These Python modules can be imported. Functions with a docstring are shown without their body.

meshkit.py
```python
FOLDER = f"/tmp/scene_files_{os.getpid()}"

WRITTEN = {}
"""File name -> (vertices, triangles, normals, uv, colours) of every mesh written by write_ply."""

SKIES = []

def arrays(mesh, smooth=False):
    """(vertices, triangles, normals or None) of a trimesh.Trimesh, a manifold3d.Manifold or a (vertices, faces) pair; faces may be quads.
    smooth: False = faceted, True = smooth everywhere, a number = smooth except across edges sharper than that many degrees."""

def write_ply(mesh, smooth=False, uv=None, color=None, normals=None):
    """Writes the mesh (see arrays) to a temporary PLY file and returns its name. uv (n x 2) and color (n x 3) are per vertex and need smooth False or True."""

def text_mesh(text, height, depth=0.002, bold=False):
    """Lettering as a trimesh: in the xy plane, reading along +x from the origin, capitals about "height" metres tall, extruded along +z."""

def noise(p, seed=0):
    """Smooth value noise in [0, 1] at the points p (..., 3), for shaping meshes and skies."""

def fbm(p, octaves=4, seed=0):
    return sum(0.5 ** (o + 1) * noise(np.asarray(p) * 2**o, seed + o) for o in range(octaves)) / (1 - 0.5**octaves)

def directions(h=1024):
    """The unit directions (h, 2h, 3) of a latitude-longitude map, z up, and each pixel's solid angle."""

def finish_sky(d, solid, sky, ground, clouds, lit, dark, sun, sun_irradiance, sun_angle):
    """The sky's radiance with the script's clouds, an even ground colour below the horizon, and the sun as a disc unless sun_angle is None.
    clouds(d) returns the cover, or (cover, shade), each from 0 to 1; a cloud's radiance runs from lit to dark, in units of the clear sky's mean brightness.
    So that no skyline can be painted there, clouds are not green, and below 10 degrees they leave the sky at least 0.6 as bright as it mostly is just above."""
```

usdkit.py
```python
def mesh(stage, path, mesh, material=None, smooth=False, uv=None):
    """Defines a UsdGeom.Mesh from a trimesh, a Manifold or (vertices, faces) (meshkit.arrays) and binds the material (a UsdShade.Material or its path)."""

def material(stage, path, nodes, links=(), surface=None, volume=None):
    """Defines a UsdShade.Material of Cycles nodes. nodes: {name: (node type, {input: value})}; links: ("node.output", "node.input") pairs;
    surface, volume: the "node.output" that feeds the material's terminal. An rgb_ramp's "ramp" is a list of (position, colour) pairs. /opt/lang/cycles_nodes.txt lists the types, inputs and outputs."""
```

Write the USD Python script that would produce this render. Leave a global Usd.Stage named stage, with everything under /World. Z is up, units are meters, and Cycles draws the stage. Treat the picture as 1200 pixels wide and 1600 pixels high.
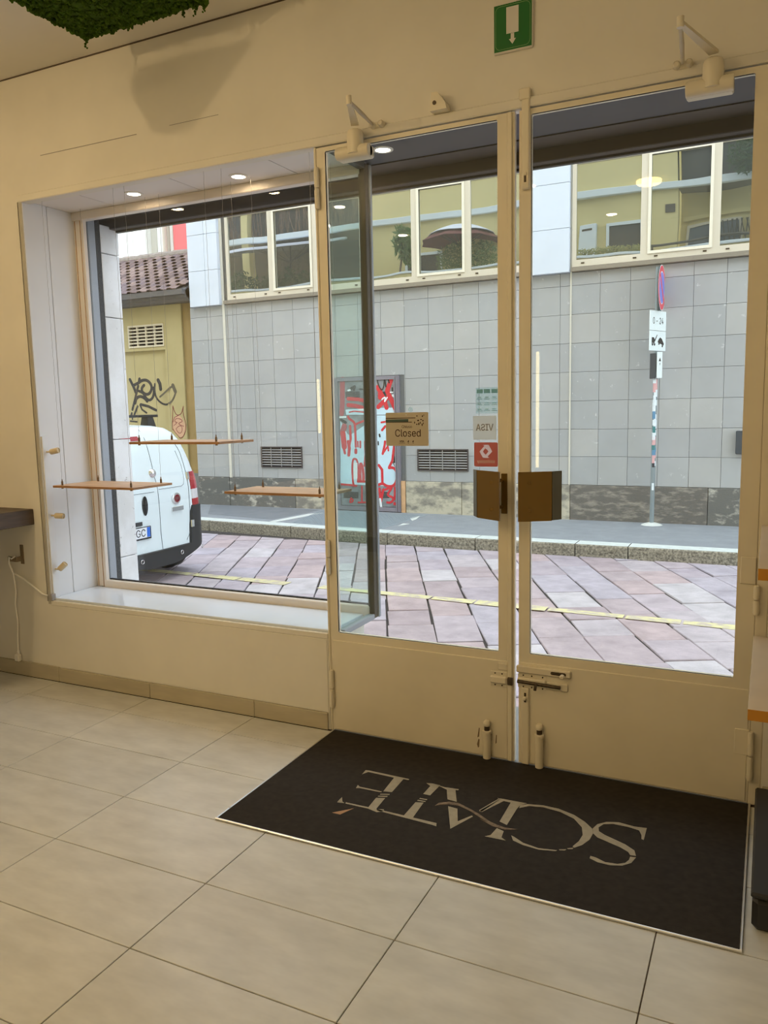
import math, random, numpy as np, trimesh, usdkit, meshkit
from shapely.geometry import Polygon, LineString, Point, box as sbox
from shapely.ops import unary_union
from pxr import Usd, UsdGeom, UsdLux, UsdShade, Gf, Sdf

stage = Usd.Stage.CreateInMemory()
UsdGeom.SetStageUpAxis(stage, 'Z')
UsdGeom.Xform.Define(stage, '/World')
UsdGeom.Scope.Define(stage, '/World/Looks')
rng = random.Random(7)

# ------------------------------------------------------------------ camera
CAM = np.array([1.78, -3.0712, 1.4782]); YAW, PITCH, ROLL, FPX = 0.4534, 0.1288, -0.0209, 1241.46
def _basis():
    f = np.array([-math.sin(YAW)*math.cos(PITCH), math.cos(YAW)*math.cos(PITCH), -math.sin(PITCH)])
    r = np.cross(f, [0, 0, 1]); r /= np.linalg.norm(r); u = np.cross(r, f)
    c, s = math.cos(ROLL), math.sin(ROLL)
    return np.array([c*r + s*u, -s*r + c*u, f])
BAS = _basis()
cam = UsdGeom.Camera.Define(stage, '/World/camera')
cam.CreateHorizontalApertureAttr(36.0); cam.CreateVerticalApertureAttr(48.0)
cam.CreateFocalLengthAttr(FPX*36.0/1200.0)
cam.CreateClippingRangeAttr((0.05, 500.0))
cam.CreateFStopAttr(0.0)
m = Gf.Matrix4d(1.0)
for i, v in enumerate((BAS[0], BAS[1], -BAS[2], CAM)):
    m.SetRow(i, Gf.Vec4d(*map(float, v), 1.0 if i == 3 else 0.0))
cam.AddTransformOp().Set(m)
cam.CreateExposureAttr(0.0)

# ------------------------------------------------------------------ sky: bright high overcast over the street
SKY_STRENGTH = 2.75
usdkit.material(stage, '/World/Looks/sky', {
    'geo': ('texture_coordinate', {}),
    'n': ('noise_texture', {'scale': 2.2, 'detail': 5.0, 'roughness': 0.55}),
    'r': ('rgb_ramp', {'ramp': [(0.36, (0.62, 0.78, 1.0)), (0.55, (0.93, 0.96, 1.0)), (0.8, (1.0, 1.0, 1.0))]}),
    'b': ('background_shader', {'strength': SKY_STRENGTH})},
    [('geo.generated', 'n.vector'), ('n.fac', 'r.fac'), ('r.color', 'b.color')], surface='b.background')
dome = UsdLux.DomeLight.Define(stage, '/World/sky')
dome.CreateIntensityAttr(1.0)
UsdShade.MaterialBindingAPI.Apply(dome.GetPrim()).Bind(UsdShade.Material.Get(stage, '/World/Looks/sky'))

# ------------------------------------------------------------------ helpers
def at(u, v, axis, d):
    """the point of the plane  axis = d  behind pixel (u, v) of the 1200 x 1600 frame"""
    r = BAS.T @ np.array([(u - 600)/FPX, -(v - 800)/FPX, 1.0])
    k = 'xyz'.index(axis)
    return CAM + r*(d - CAM[k])/r[k]

_used = {}
def numbered(parent, name):
    k = (parent, name); n = _used.get(k, 0); _used[k] = n + 1
    return name if n == 0 else f'{name}_{n:03d}'
LOC = {'/World': np.zeros(3)}

def tag(p, label=None, cat=None, group=None, kind=None):
    for k, v in (('label', label), ('category', cat), ('group', group), ('kind', kind)):
        if v: p.SetCustomDataByKey(k, v)
    return p

def thing(name, label, cat=None, loc=(0, 0, 0), group=None, kind=None):
    n = numbered('/World', name); x = UsdGeom.Xform.Define(stage, '/World/' + n)
    x.AddTranslateOp().Set(Gf.Vec3d(*map(float, loc))); LOC['/World/' + n] = np.array(loc, float)
    tag(x.GetPrim(), label, cat, group, kind)
    return '/World/' + n

def structure(name, label, loc=(0, 0, 0), cat=None):
    return thing(name, label, cat or name.split("_")[0], loc, kind="structure")

def part(parent, name, mb, mat, smooth=False, label=None, kind=None):
    """one Mesh under parent; the shapes are given in world coordinates"""
    n = numbered(parent, name); path = parent + '/' + n
    t = mb.mesh() if isinstance(mb, MB) else mb
    v = np.array(t.vertices) - LOC[parent]
    usdkit.mesh(stage, path, trimesh.Trimesh(v, t.faces, process=False), M[mat] if isinstance(mat, str) else mat, smooth=smooth)
    LOC[path] = LOC[parent]
    tag(stage.GetPrimAtPath(path), label, kind=kind)
    return path

def solo(name, mb, mat, label, cat, group=None, kind=None, smooth=False):
    """a thing that is one mesh"""
    t = mb.mesh(); b = t.bounds; loc = np.array([(b[0][0]+b[1][0])/2, (b[0][1]+b[1][1])/2, b[0][2]])
    n = numbered('/World', name); path = '/World/' + n
    me = usdkit.mesh(stage, path, trimesh.Trimesh(np.array(t.vertices)-loc, t.faces, process=False), M[mat], smooth=smooth)
    me.AddTranslateOp().Set(Gf.Vec3d(*map(float, loc))); LOC[path] = loc
    tag(me.GetPrim(), label, cat, group, kind)
    return path

_cb = None
def cbox(lo, hi, c):
    """box with chamfered edges, 44 triangles"""
    global _cb
    lo, hi = np.array(lo, float), np.array(hi, float)
    c = min(c, *( (hi-lo)*0.49 ))
    def pts(lo, hi, c):
        out = []
        for i in range(8):
            s = np.array([(i >> k) & 1 for k in range(3)])
            for k in range(3):
                p = np.where(s, hi - c, lo + c).astype(float); p[k] = (hi if s[k] else lo)[k]; out.append(p)
        return np.array(out)
    if _cb is None:
        q = pts(np.zeros(3), np.ones(3), 0.2); h = trimesh.convex.convex_hull(q)
        idx = np.array([int(np.argmin(((q - v)**2).sum(1))) for v in h.vertices]); _cb = idx[h.faces]
    return trimesh.Trimesh(pts(lo, hi, c), _cb, process=False)

class MB:
    def __init__(s): s.l = []; s.flat = []
    def add(s, t): s.l.append(t); return s
    def mesh(s):
        if s.flat:                       # paint on one plane: one outline, no overlapping faces
            y, th = s.flat[0][1:]; u = unary_union([p for p, _, _ in s.flat]); s.flat = []; s.prism(u, (0, y, 0), X3, Z3, th)
        return s.l[0] if len(s.l) == 1 else trimesh.util.concatenate(s.l)
    def box(s, lo, hi, c=0.0):
        lo, hi = np.minimum(lo, hi), np.maximum(lo, hi)
        if c > 0: return s.add(cbox(lo, hi, c))
        t = trimesh.creation.box(hi - lo); t.apply_translation((lo + hi)/2); return s.add(t)
    def cyl(s, p, q, r, n=16, r2=None):
        p, q = np.array(p, float), np.array(q, float); L = np.linalg.norm(q - p)
        prof = [(0, 0), (r, 0), (r if r2 is None else r2, L), (0, L)]
        return s.lathe(prof, p, q - p, n)
    def lathe(s, prof, o, axis, n=20):
        t = trimesh.creation.revolve(np.array(prof, float), sections=n)
        t.apply_transform(trimesh.geometry.align_vectors([0, 0, 1], np.array(axis, float)/np.linalg.norm(axis)))
        t.apply_translation(o); t.fix_normals(); return s.add(t)
    def tube(s, pts, r, n=8):
        pts = np.array(pts, float)
        t = np.gradient(pts, axis=0); t /= np.linalg.norm(t, axis=1, keepdims=True) + 1e-12
        ref = np.array([0, 0, 1.0]) if abs(t[:, 2]).mean() < 0.8 else np.array([1.0, 0, 0])
        a = np.cross(t, ref); a /= np.linalg.norm(a, axis=1, keepdims=True) + 1e-12; b = np.cross(t, a)
        ang = np.arange(n)*2*math.pi/n; k = len(pts)
        rr = np.broadcast_to(r, (k,))[:, None, None]
        v = (pts[:, None] + rr*(np.cos(ang)[None, :, None]*a[:, None] + np.sin(ang)[None, :, None]*b[:, None])).reshape(-1, 3)
        v = np.vstack([v, pts[0], pts[-1]]); f = []
        for i in range(k-1):
            for j in range(n):
                p, q, r_, w = i*n+j, i*n+(j+1) % n, (i+1)*n+(j+1) % n, (i+1)*n+j
                f += [(p, q, r_), (p, r_, w)]
        for j in range(n):
            f += [(k*n, (j+1) % n, j), (k*n+1, (k-1)*n+j, (k-1)*n+(j+1) % n)]
        m_ = trimesh.Trimesh(v, f, process=False); m_.fix_normals(); return s.add(m_)
    def prism(s, poly, o, r, u, depth):
        """shapely polygon in the plane (o, r, u), extruded along r x u by depth"""
        o, r, u = (np.array(x, float) for x in (o, r, u)); n = np.cross(r, u)
        for g in getattr(poly, 'geoms', [poly]):
            if g.is_empty or g.geom_type != 'Polygon' or g.area < 1e-9: continue
            t = trimesh.creation.extrude_polygon(g, depth, engine='earcut'); v = t.vertices
            s.add(trimesh.Trimesh(o + v[:, :1]*r + v[:, 1:2]*u + v[:, 2:]*n, t.faces, process=False))
        return s
    def text(s, txt, h, o, r, u, depth=0.001, bold=False, center=True, width=None):
        t = meshkit.text_mesh(txt, h, depth, bold); v = np.array(t.vertices)
        if width: v[:, 0] *= width/np.ptp(v[:, 0])
        if center: v[:, 0] -= (v[:, 0].min()+v[:, 0].max())/2; v[:, 1] -= (v[:, 1].min()+v[:, 1].max())/2
        o, r, u = (np.array(x, float) for x in (o, r, u)); n = np.cross(r, u)
        return s.add(trimesh.Trimesh(o + v[:, :1]*r + v[:, 1:2]*u + v[:, 2:]*n, t.faces, process=False))
    def mirrored_text(s, txt, h, o, r, u, depth=0.001, bold=False, width=None):
        """lettering that reads rightly from the other side"""
        t = meshkit.text_mesh(txt, h, depth, bold); v = np.array(t.vertices)
        if width: v[:, 0] *= width/np.ptp(v[:, 0])
        v[:, 0] -= (v[:, 0].min()+v[:, 0].max())/2; v[:, 1] -= (v[:, 1].min()+v[:, 1].max())/2
        o, r, u = (np.array(x, float) for x in (o, r, u)); n = np.cross(r, u)
        return s.add(trimesh.Trimesh(o - v[:, :1]*r + v[:, 1:2]*u + v[:, 2:]*n, t.faces[:, ::-1], process=False))
    def hull(s, pts): return s.add(trimesh.convex.convex_hull(np.array(pts, float)))

X3, Y3, Z3 = np.eye(3)
def rrect(x0, y0, x1, y1, r): return sbox(x0+r, y0+r, x1-r, y1-r).buffer(r, quad_segs=5)

# ------------------------------------------------------------------ materials
M = {}
def lin(c):
    c = np.array(c, float)/255.0
    return tuple(np.where(c <= 0.04045, c/12.92, ((c+0.055)/1.055)**2.4))
def pm(name, col, rough=0.5, metal=0.0, var=0.0, scale=6.0, bump=0.0, bscale=60.0, bdist=0.004, spec=0.5, stretch=None, **kw):
    nodes = {'p': ('principled_bsdf', {'base_color': col, 'roughness': rough, 'metallic': metal, 'specular_ior_level': spec, **kw})}
    links = []
    if var or bump:
        nodes['g'] = ('geometry', {}); src = 'g.position'
        if stretch:
            nodes['m'] = ('mapping', {'mapping_type': 'point', 'scale': stretch}); links.append(('g.position', 'm.vector')); src = 'm.vector'
    if var:
        nodes['n'] = ('noise_texture', {'scale': scale, 'detail': 6.0, 'roughness': 0.6})
        nodes['r'] = ('rgb_ramp', {'ramp': [(0.3, tuple(np.array(col)*(1-var))), (0.7, tuple(np.minimum(np.array(col)*(1+var*0.7), 1)))]})
        links += [(src, 'n.vector'), ('n.fac', 'r.fac'), ('r.color', 'p.base_color')]
    if bump:
        nodes['n2'] = ('noise_texture', {'scale': bscale, 'detail': 4.0})
        nodes['b'] = ('bump', {'strength': bump, 'distance': bdist})
        links += [(src, 'n2.vector'), ('n2.fac', 'b.height'), ('b.normal', 'p.normal')]
    M[name] = usdkit.material(stage, '/World/Looks/' + name, nodes, links, surface='p.BSDF')
    return M[name]

def patchy(name, a, b, scale, lo, hi, rough=0.8, fleck=None, fscale=14.0, bump=0.3, stretch=None, metal=0.0):
    """two colours with torn edges, optionally pale flecks"""
    nodes = {'g': ('geometry', {}), 'n': ('noise_texture', {'scale': scale, 'detail': 8.0, 'roughness': 0.62}),
             'r': ('rgb_ramp', {'ramp': [(lo, a), (hi, b)]}), 'p': ('principled_bsdf', {'roughness': rough, 'metallic': metal}),
             'n2': ('noise_texture', {'scale': scale*6, 'detail': 4.0}), 'b': ('bump', {'strength': bump, 'distance': 0.006})}
    links = [('n.fac', 'r.fac'), ('n2.fac', 'b.height'), ('b.normal', 'p.normal')]
    src = 'g.position'
    if stretch:
        nodes['m'] = ('mapping', {'mapping_type': 'point', 'scale': stretch}); links.append(('g.position', 'm.vector')); src = 'm.vector'
    links += [(src, 'n.vector'), (src, 'n2.vector')]
    if fleck is not None:
        nodes['n3'] = ('noise_texture', {'scale': fscale, 'detail': 5.0, 'roughness': 0.7})
        nodes['r3'] = ('rgb_ramp', {'ramp': [(0.64, (0, 0, 0)), (0.70, (0.8, 0.8, 0.8))]})
        nodes['mx'] = ('mix_color', {'b': fleck})
        links += [('g.position', 'n3.vector'), ('n3.fac', 'r3.fac'), ('r3.color', 'sep.color'), ('sep.r', 'mx.fac'), ('r.color', 'mx.a'), ('mx.result', 'p.base_color')]
        nodes['sep'] = ('separate_color', {})
    else:
        links.append(('r.color', 'p.base_color'))
    M[name] = usdkit.material(stage, '/World/Looks/' + name, nodes, links, surface='p.BSDF')

def glass_pane(name, tint=(0.96, 0.98, 0.97), ramp=((0.0, 0.03), (0.5, 0.045), (0.75, 0.11), (0.9, 0.32), (1.0, 0.95))):
    M[name] = usdkit.material(stage, '/World/Looks/' + name, {
        'lw': ('layer_weight', {'blend': 0.5}), 'r': ('rgb_ramp', {'ramp': [(a, (b, b, b)) for a, b in ramp]}), 's': ('separate_color', {}),
        't': ('transparent_bsdf', {'color': tint}), 'g': ('glossy_bsdf', {'color': (1, 1, 1), 'roughness': 0.0}), 'm': ('mix_closure', {})},
        [('lw.facing', 'r.fac'), ('r.color', 's.color'), ('s.r', 'm.fac'), ('t.BSDF', 'm.closure1'), ('g.BSDF', 'm.closure2')], surface='m.closure')

def emit(name, col, strength):
    M[name] = usdkit.material(stage, '/World/Looks/' + name, {'e': ('emission', {'color': col, 'strength': strength})}, surface='e.emission')

# interior
pm('plaster', (0.80, 0.775, 0.70), 0.7, var=0.05, scale=2.5, bump=0.12, bscale=45, bdist=0.003)
pm('ceiling_paint', (0.80, 0.77, 0.69), 0.75, var=0.04, scale=2.0)
pm('enamel', (0.80, 0.74, 0.59), 0.38, var=0.06, scale=3.0, bump=0.08, bscale=30, bdist=0.002)
pm('enamel_dark', (0.60, 0.54, 0.41), 0.45, var=0.15, scale=12.0)
pm('white_board', (0.79, 0.81, 0.84), 0.24, var=0.03, scale=3)
pm('white_soffit', (0.80, 0.77, 0.74), 0.5)
pm('joint_grey', (0.35, 0.33, 0.31), 0.8)
pm('grout', (0.13, 0.10, 0.075), 0.9)
for k, c in enumerate([(0.63, 0.635, 0.605), (0.645, 0.65, 0.62), (0.615, 0.62, 0.59), (0.635, 0.64, 0.61)]):
    pm(f'floor_tile_{"abcd"[k]}', c, 0.27, var=0.12, scale=5.0, stretch=(1, 2.4, 1), bump=0.04, bscale=90, bdist=0.001)
pm('skirting_tile', (0.50, 0.45, 0.33), 0.42, var=0.12, scale=6.0, stretch=(0.6, 1, 3))
pm('mat_black', (0.028, 0.023, 0.018), 0.85, var=0.3, scale=40, bump=0.4, bscale=500, bdist=0.002, spec=0.25)
pm('mat_letter', (0.36, 0.32, 0.235), 0.8, var=0.12, scale=40)
pm('mat_accent', (0.42, 0.24, 0.12), 0.8)
pm('mat_brown', (0.20, 0.145, 0.095), 0.8, var=0.5, scale=60)
pm('aluminium', (0.75, 0.76, 0.78), 0.32, 1.0)
pm('steel_wire', (0.35, 0.34, 0.33), 0.4, 0.8)
pm('grey_metal', (0.33, 0.36, 0.40), 0.42, 0.2, var=0.06)
pm('sill_sky_tint', (0.70, 0.77, 0.86), 0.18, var=0.03, scale=3)  # bluish base holds the sky and street reflection of a white sill
pm('angle_grey', (0.46, 0.44, 0.38), 0.5)
pm('cream_rail', (0.78, 0.73, 0.66), 0.4, var=0.04)
pm('dark_metal', (0.055, 0.048, 0.036), 0.5, 0.1)
pm('soffit_grey', (0.085, 0.085, 0.093), 0.6, var=0.08, scale=2)
pm('lintel_brown', (0.070, 0.056, 0.040), 0.6, var=0.3, scale=3, stretch=(0.4, 1, 4))
pm('rubber', (0.02, 0.02, 0.02), 0.6)
pm('copper_trim', (0.42, 0.25, 0.13), 0.45)
pm('bronze', (0.215, 0.125, 0.026), 0.30, 0.35, var=0.06, scale=3)
pm('bronze_dark', (0.11, 0.09, 0.045), 0.42, 0.3)
pm('screw_dark', (0.06, 0.045, 0.03), 0.4, 0.6)
pm('worn_steel', (0.10, 0.075, 0.05), 0.5, 0.6, var=0.4, scale=50)
pm('wood_board', (0.60, 0.38, 0.21), 0.42, var=0.25, scale=9, stretch=(0.8, 6, 6))
pm('wood_edge', (0.40, 0.215, 0.10), 0.5, var=0.3, scale=12, stretch=(1, 1, 20))
pm('grip_metal', (0.20, 0.14, 0.09), 0.35, 0.8)
pm('counter_wood', (0.085, 0.058, 0.04), 0.55, var=0.4, scale=7, stretch=(3, 0.6, 6))
pm('shelf_laminate', (0.66, 0.55, 0.40), 0.45, var=0.06)
pm('shelf_edge', (0.50, 0.215, 0.012), 0.45)
pm('black_plastic', (0.018, 0.017, 0.017), 0.5)
pm('sign_green', (0.015, 0.16, 0.025), 0.35)
pm('sign_white', (0.74, 0.72, 0.66), 0.4)
pm('sign_green_line', (0.25, 0.42, 0.16), 0.4)
pm('kraft', (0.52, 0.465, 0.36), 0.6, var=0.04)
pm('ink', (0.05, 0.018, 0.012), 0.7)
pm('ink_green', (0.055, 0.10, 0.085), 0.6)
def translucent(name, col, fac):
    M[name] = usdkit.material(stage, '/World/Looks/' + name, {'d': ('principled_bsdf', {'base_color': col, 'roughness': 0.5}), 't': ('translucent_bsdf', {'color': col}), 'm': ('mix_closure', {'fac': fac})}, [('d.BSDF', 'm.closure1'), ('t.BSDF', 'm.closure2')], surface='m.closure')
translucent('sticker_cream', (0.74, 0.74, 0.70), 0.75)
pm('sticker_grey', (0.30, 0.29, 0.27), 0.6)
translucent('sticker_red', (0.64, 0.25, 0.22), 0.55)
translucent('sticker_pink', (0.80, 0.70, 0.68), 0.75); translucent('sticker_white', (0.95, 0.90, 0.88), 0.2)
translucent('sticker_teal', (0.36, 0.58, 0.57), 0.6)
pm('cable_white', (0.93, 0.91, 0.86), 0.5)
pm('moss', (0.055, 0.11, 0.006), 0.9, var=0.55, scale=30, spec=0.2)
pm('spot_beige', (0.66, 0.56, 0.38), 0.4)
pm('downlight_rim', (0.85, 0.82, 0.75), 0.3)
glass_pane('pane_glass')
glass_pane('display_glass', (0.97, 0.985, 0.985))
glass_pane('side_glass', (0.88, 0.955, 0.93), ((0.0, 0.05), (0.5, 0.07), (0.75, 0.14), (0.9, 0.34), (1.0, 0.95)))
glass_pane('film', (0.86, 0.93, 0.93))
emit('lamp_glow', (1.0, 0.86, 0.58), 9.0)
emit('strip_glow', (1.0, 0.78, 0.34), 9.0)
emit('disc_glow', (1.0, 0.66, 0.20), 24.0)
# outside
for k, c in enumerate([(168, 170, 170), (172, 174, 175), (164, 166, 168), (176, 176, 174), (160, 164, 167)]):
    l = np.array(lin(c))*0.6 + np.array(lin((170, 172, 172)))*0.4
    patchy(f'wall_tile_{"abcde"[k]}', tuple(l*0.90), tuple(l*1.02), 1.6, 0.3, 0.7, 0.6, fleck=(0.60, 0.61, 0.61), fscale=9.0, bump=0.05)
pm('tile_joint', lin((112, 116, 118)), 0.9)
pm('panel_blue', lin((205, 214, 226)), 0.55, var=0.03, scale=2)
pm('cover_strip', lin((206, 203, 190)), 0.6)
pm('frame_cream', lin((206, 198, 180)), 0.45)
pm('frame_sash', lin((226, 220, 202)), 0.45)
pm('sill_brown', lin((134, 126, 112)), 0.6)
patchy('plinth_dark', lin((104, 104, 100)), lin((188, 184, 172)), 5.0, 0.54, 0.68, 0.85, bump=0.5, stretch=(1.0, 1.0, 1.6))
patchy('plinth_peeled', lin((128, 125, 117)), lin((192, 185, 165)), 4.0, 0.42, 0.60, 0.85, bump=0.5, stretch=(1.0, 1.0, 1.7))
patchy('plinth_brown', lin((104, 101, 96)), lin((158, 152, 140)), 7.0, 0.48, 0.70, 0.85, bump=0.5, stretch=(0.8, 1.0, 2.4))
pm('vent_dark', (0.006, 0.005, 0.008), 0.8)
pm('vent_slat', lin((150, 150, 150)), 0.5, 0.3)
pm('vent_frame', lin((70, 64, 64)), 0.6)
patchy('cabinet_grey', lin((104, 108, 112)), lin((150, 154, 160)), 5.0, 0.35, 0.65, 0.5, bump=0.1)
pm('cabinet_frame', lin((132, 128, 138)), 0.5, var=0.08)
pm('spray_red', lin((205, 42, 55)), 0.55)
pm('spray_maroon', lin((172, 78, 88)), 0.55, var=0.15, scale=14)
pm('spray_blue', lin((196, 222, 236)), 0.6, var=0.05, scale=8)
pm('spray_white', lin((228, 234, 238)), 0.6)
pm('spray_black', lin((42, 40, 40)), 0.6)
pm('spray_smoke', lin((92, 84, 66)), 0.7)
pm('spray_darkred', lin((120, 40, 38)), 0.7)
pm('spray_pink', lin((206, 164, 132)), 0.7)
pm('board_orange', lin((214, 170, 128)), 0.8, var=0.2, scale=8)
patchy('yellow_render', lin((176, 162, 114)), lin((190, 176, 128)), 1.4, 0.3, 0.7, 0.85, bump=0.2)
pm('yellow_stained', lin((174, 148, 96)), 0.85, var=0.16, scale=3.0, stretch=(3, 3, 0.5))
pm('yellow_grille', lin((214, 204, 178)), 0.7)
pm('grey_base', lin((128, 130, 128)), 0.85, var=0.1)
for k, c in enumerate([(128, 108, 104), (112, 94, 92), (142, 122, 116), (120, 104, 106)]):
    pm(f'roof_tile_{"abcd"[k]}', lin(c), 0.85, var=0.2, scale=20)
pm('ridge_tile', lin((150, 140, 132)), 0.85, var=0.2, scale=15)
pm('gutter', lin((100, 98, 98)), 0.6)
pm('pale_a', lin((226, 226, 220)), 0.7); pm('pale_b', lin((240, 240, 234)), 0.7); pm('pale_c', lin((208, 206, 196)), 0.7); pm('pale_d', lin((196, 184, 168)), 0.7)
pm('coral_panel', lin((232, 108, 108)), 0.6)
pav = [(176, 158, 160), (182, 168, 174), (166, 146, 148), (190, 180, 184), (172, 160, 170), (204, 200, 202), (184, 160, 158), (178, 172, 184)]
for k, c in enumerate(pav):
    l = np.array(lin(c))*0.55 + np.array(lin((172, 160, 166)))*0.45
    patchy(f'paver_{"abcdefgh"[k]}', tuple(l*0.78), tuple(np.minimum(l*1.12, 1)), 4.5, 0.32, 0.68, 0.75, fleck=tuple(l*0.5), fscale=30.0, bump=0.6)
pm('paver_joint', (0.035, 0.03, 0.03), 0.95)
patchy('yellow_line', lin((186, 174, 160)), lin((212, 204, 154)), 12.0, 0.40, 0.56, 0.8, bump=0.2)
patchy('asphalt', lin((128, 133, 139)), lin((142, 147, 152)), 4.0, 0.3, 0.7, 0.85, bump=0.2)
patchy('asphalt_dark', lin((108, 114, 120)), lin((122, 126, 132)), 4.0, 0.3, 0.7, 0.85, bump=0.2)
pm('asphalt_ribbed', lin((136, 146, 152)), 0.85, var=0.05)
pm('patch_white', lin((206, 210, 206)), 0.85, var=0.08, scale=12)
patchy('kerb_face', lin((92, 88, 78)), lin((176, 170, 152)), 42.0, 0.35, 0.66, 0.85, bump=0.7)
pm('kerb_top', lin((202, 209, 206)), 0.8, var=0.10, scale=14)
patchy('marble', lin((222, 222, 220)), lin((240, 241, 242)), 3.0, 0.35, 0.6, 0.5, fleck=(0.35, 0.34, 0.33), fscale=26.0, bump=0.1)
pm('van_white', lin((222, 234, 236)), 0.22, coat_weight=0.6, coat_roughness=0.05)
pm('van_seam', lin((120, 130, 134)), 0.5)
pm('van_bumper', (0.014, 0.016, 0.018), 0.5)
pm('van_black', (0.012, 0.012, 0.012), 0.45)
pm('tyre', (0.012, 0.012, 0.012), 0.8)
pm('chrome', (0.8, 0.8, 0.8), 0.15, 1.0)
pm('lamp_red', lin((150, 24, 36)), 0.2, coat_weight=0.5)
pm('lamp_clear', lin((210, 208, 208)), 0.15, coat_weight=0.5)
pm('plate_white', lin((232, 236, 240)), 0.4)
pm('plate_blue', lin((46, 108, 210)), 0.4)
pm('emblem_red', lin((110, 26, 34)), 0.3)
pm('pole_grey', lin((136, 148, 152)), 0.45, 0.3)
pm('traffic_red', lin((212, 66, 84)), 0.4)
pm('traffic_blue', lin((112, 120, 206)), 0.4)
pm('traffic_white', lin((226, 236, 236)), 0.4)
pm('sign_back', lin((60, 66, 72)), 0.6)
pm('paper_white', lin((222, 232, 238)), 0.6, var=0.12, scale=30)
pm('paper_blue', lin((96, 142, 176)), 0.6); pm('paper_pink', lin((216, 168, 170)), 0.6); pm('paper_black', lin((50, 54, 60)), 0.6); pm('paper_teal', lin((70, 128, 130)), 0.6)
# solar-control glazing of the windows across the street: a weak mirror over a dark room
M['mirror_glazing'] = usdkit.material(stage, '/World/Looks/mirror_glazing', {
    'g': ('geometry', {}), 'n': ('noise_texture', {'scale': 0.9, 'detail': 1.0}), 'bp': ('bump', {'strength': 0.22, 'distance': 0.02}),
    'lw': ('layer_weight', {'blend': 0.5}), 'r': ('rgb_ramp', {'ramp': [(0.0, (0.42,)*3), (0.6, (0.53,)*3), (1.0, (1.0,)*3)]}), 's': ('separate_color', {}),
    'd': ('principled_bsdf', {'base_color': (0.03, 0.034, 0.03), 'roughness': 0.3}), 'gl': ('glossy_bsdf', {'color': (0.95, 0.98, 0.92), 'roughness': 0.0}), 'm': ('mix_closure', {})},
    [('g.position', 'n.vector'), ('n.fac', 'bp.height'), ('bp.normal', 'gl.normal'), ('lw.facing', 'r.fac'), ('r.color', 's.color'), ('s.r', 'm.fac'), ('d.BSDF', 'm.closure1'), ('gl.BSDF', 'm.closure2')], surface='m.closure')
def leafmat(name, col):
    M[name] = usdkit.material(stage, '/World/Looks/' + name, {
        'd': ('principled_bsdf', {'base_color': col, 'roughness': 0.5}), 't': ('translucent_bsdf', {'color': tuple(np.array(col)*1.2)}), 'm': ('mix_closure', {'fac': 0.3})},
        [('d.BSDF', 'm.closure1'), ('t.BSDF', 'm.closure2')], surface='m.closure')
leafmat('leaf_dark', lin((62, 84, 54))); leafmat('leaf_mid', lin((96, 116, 66))); leafmat('leaf_pale', lin((150, 150, 100)))
pm('loggia_shade', lin((104, 98, 84)), 0.8); pm('parasol_shade', lin((100, 96, 88)), 0.8); pm('hook_brown', (0.22, 0.165, 0.10), 0.5); pm('parasol_white', lin((220, 224, 240)), 0.8); pm('parasol_maroon', lin((110, 60, 60)), 0.8)  # loggia and parasol underside tones hold their shade in the colour
pm('dark_room', (0.03, 0.032, 0.032), 0.4); pm('room_blue', (0.10, 0.12, 0.15), 0.3); pm('slab_white', lin((208, 216, 220)), 0.7)
pm('own_yellow', lin((204, 190, 138)), 0.85, var=0.05, scale=1.0)
pm('bark', lin((110, 92, 80)), 0.9, var=0.2, scale=20)

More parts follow.
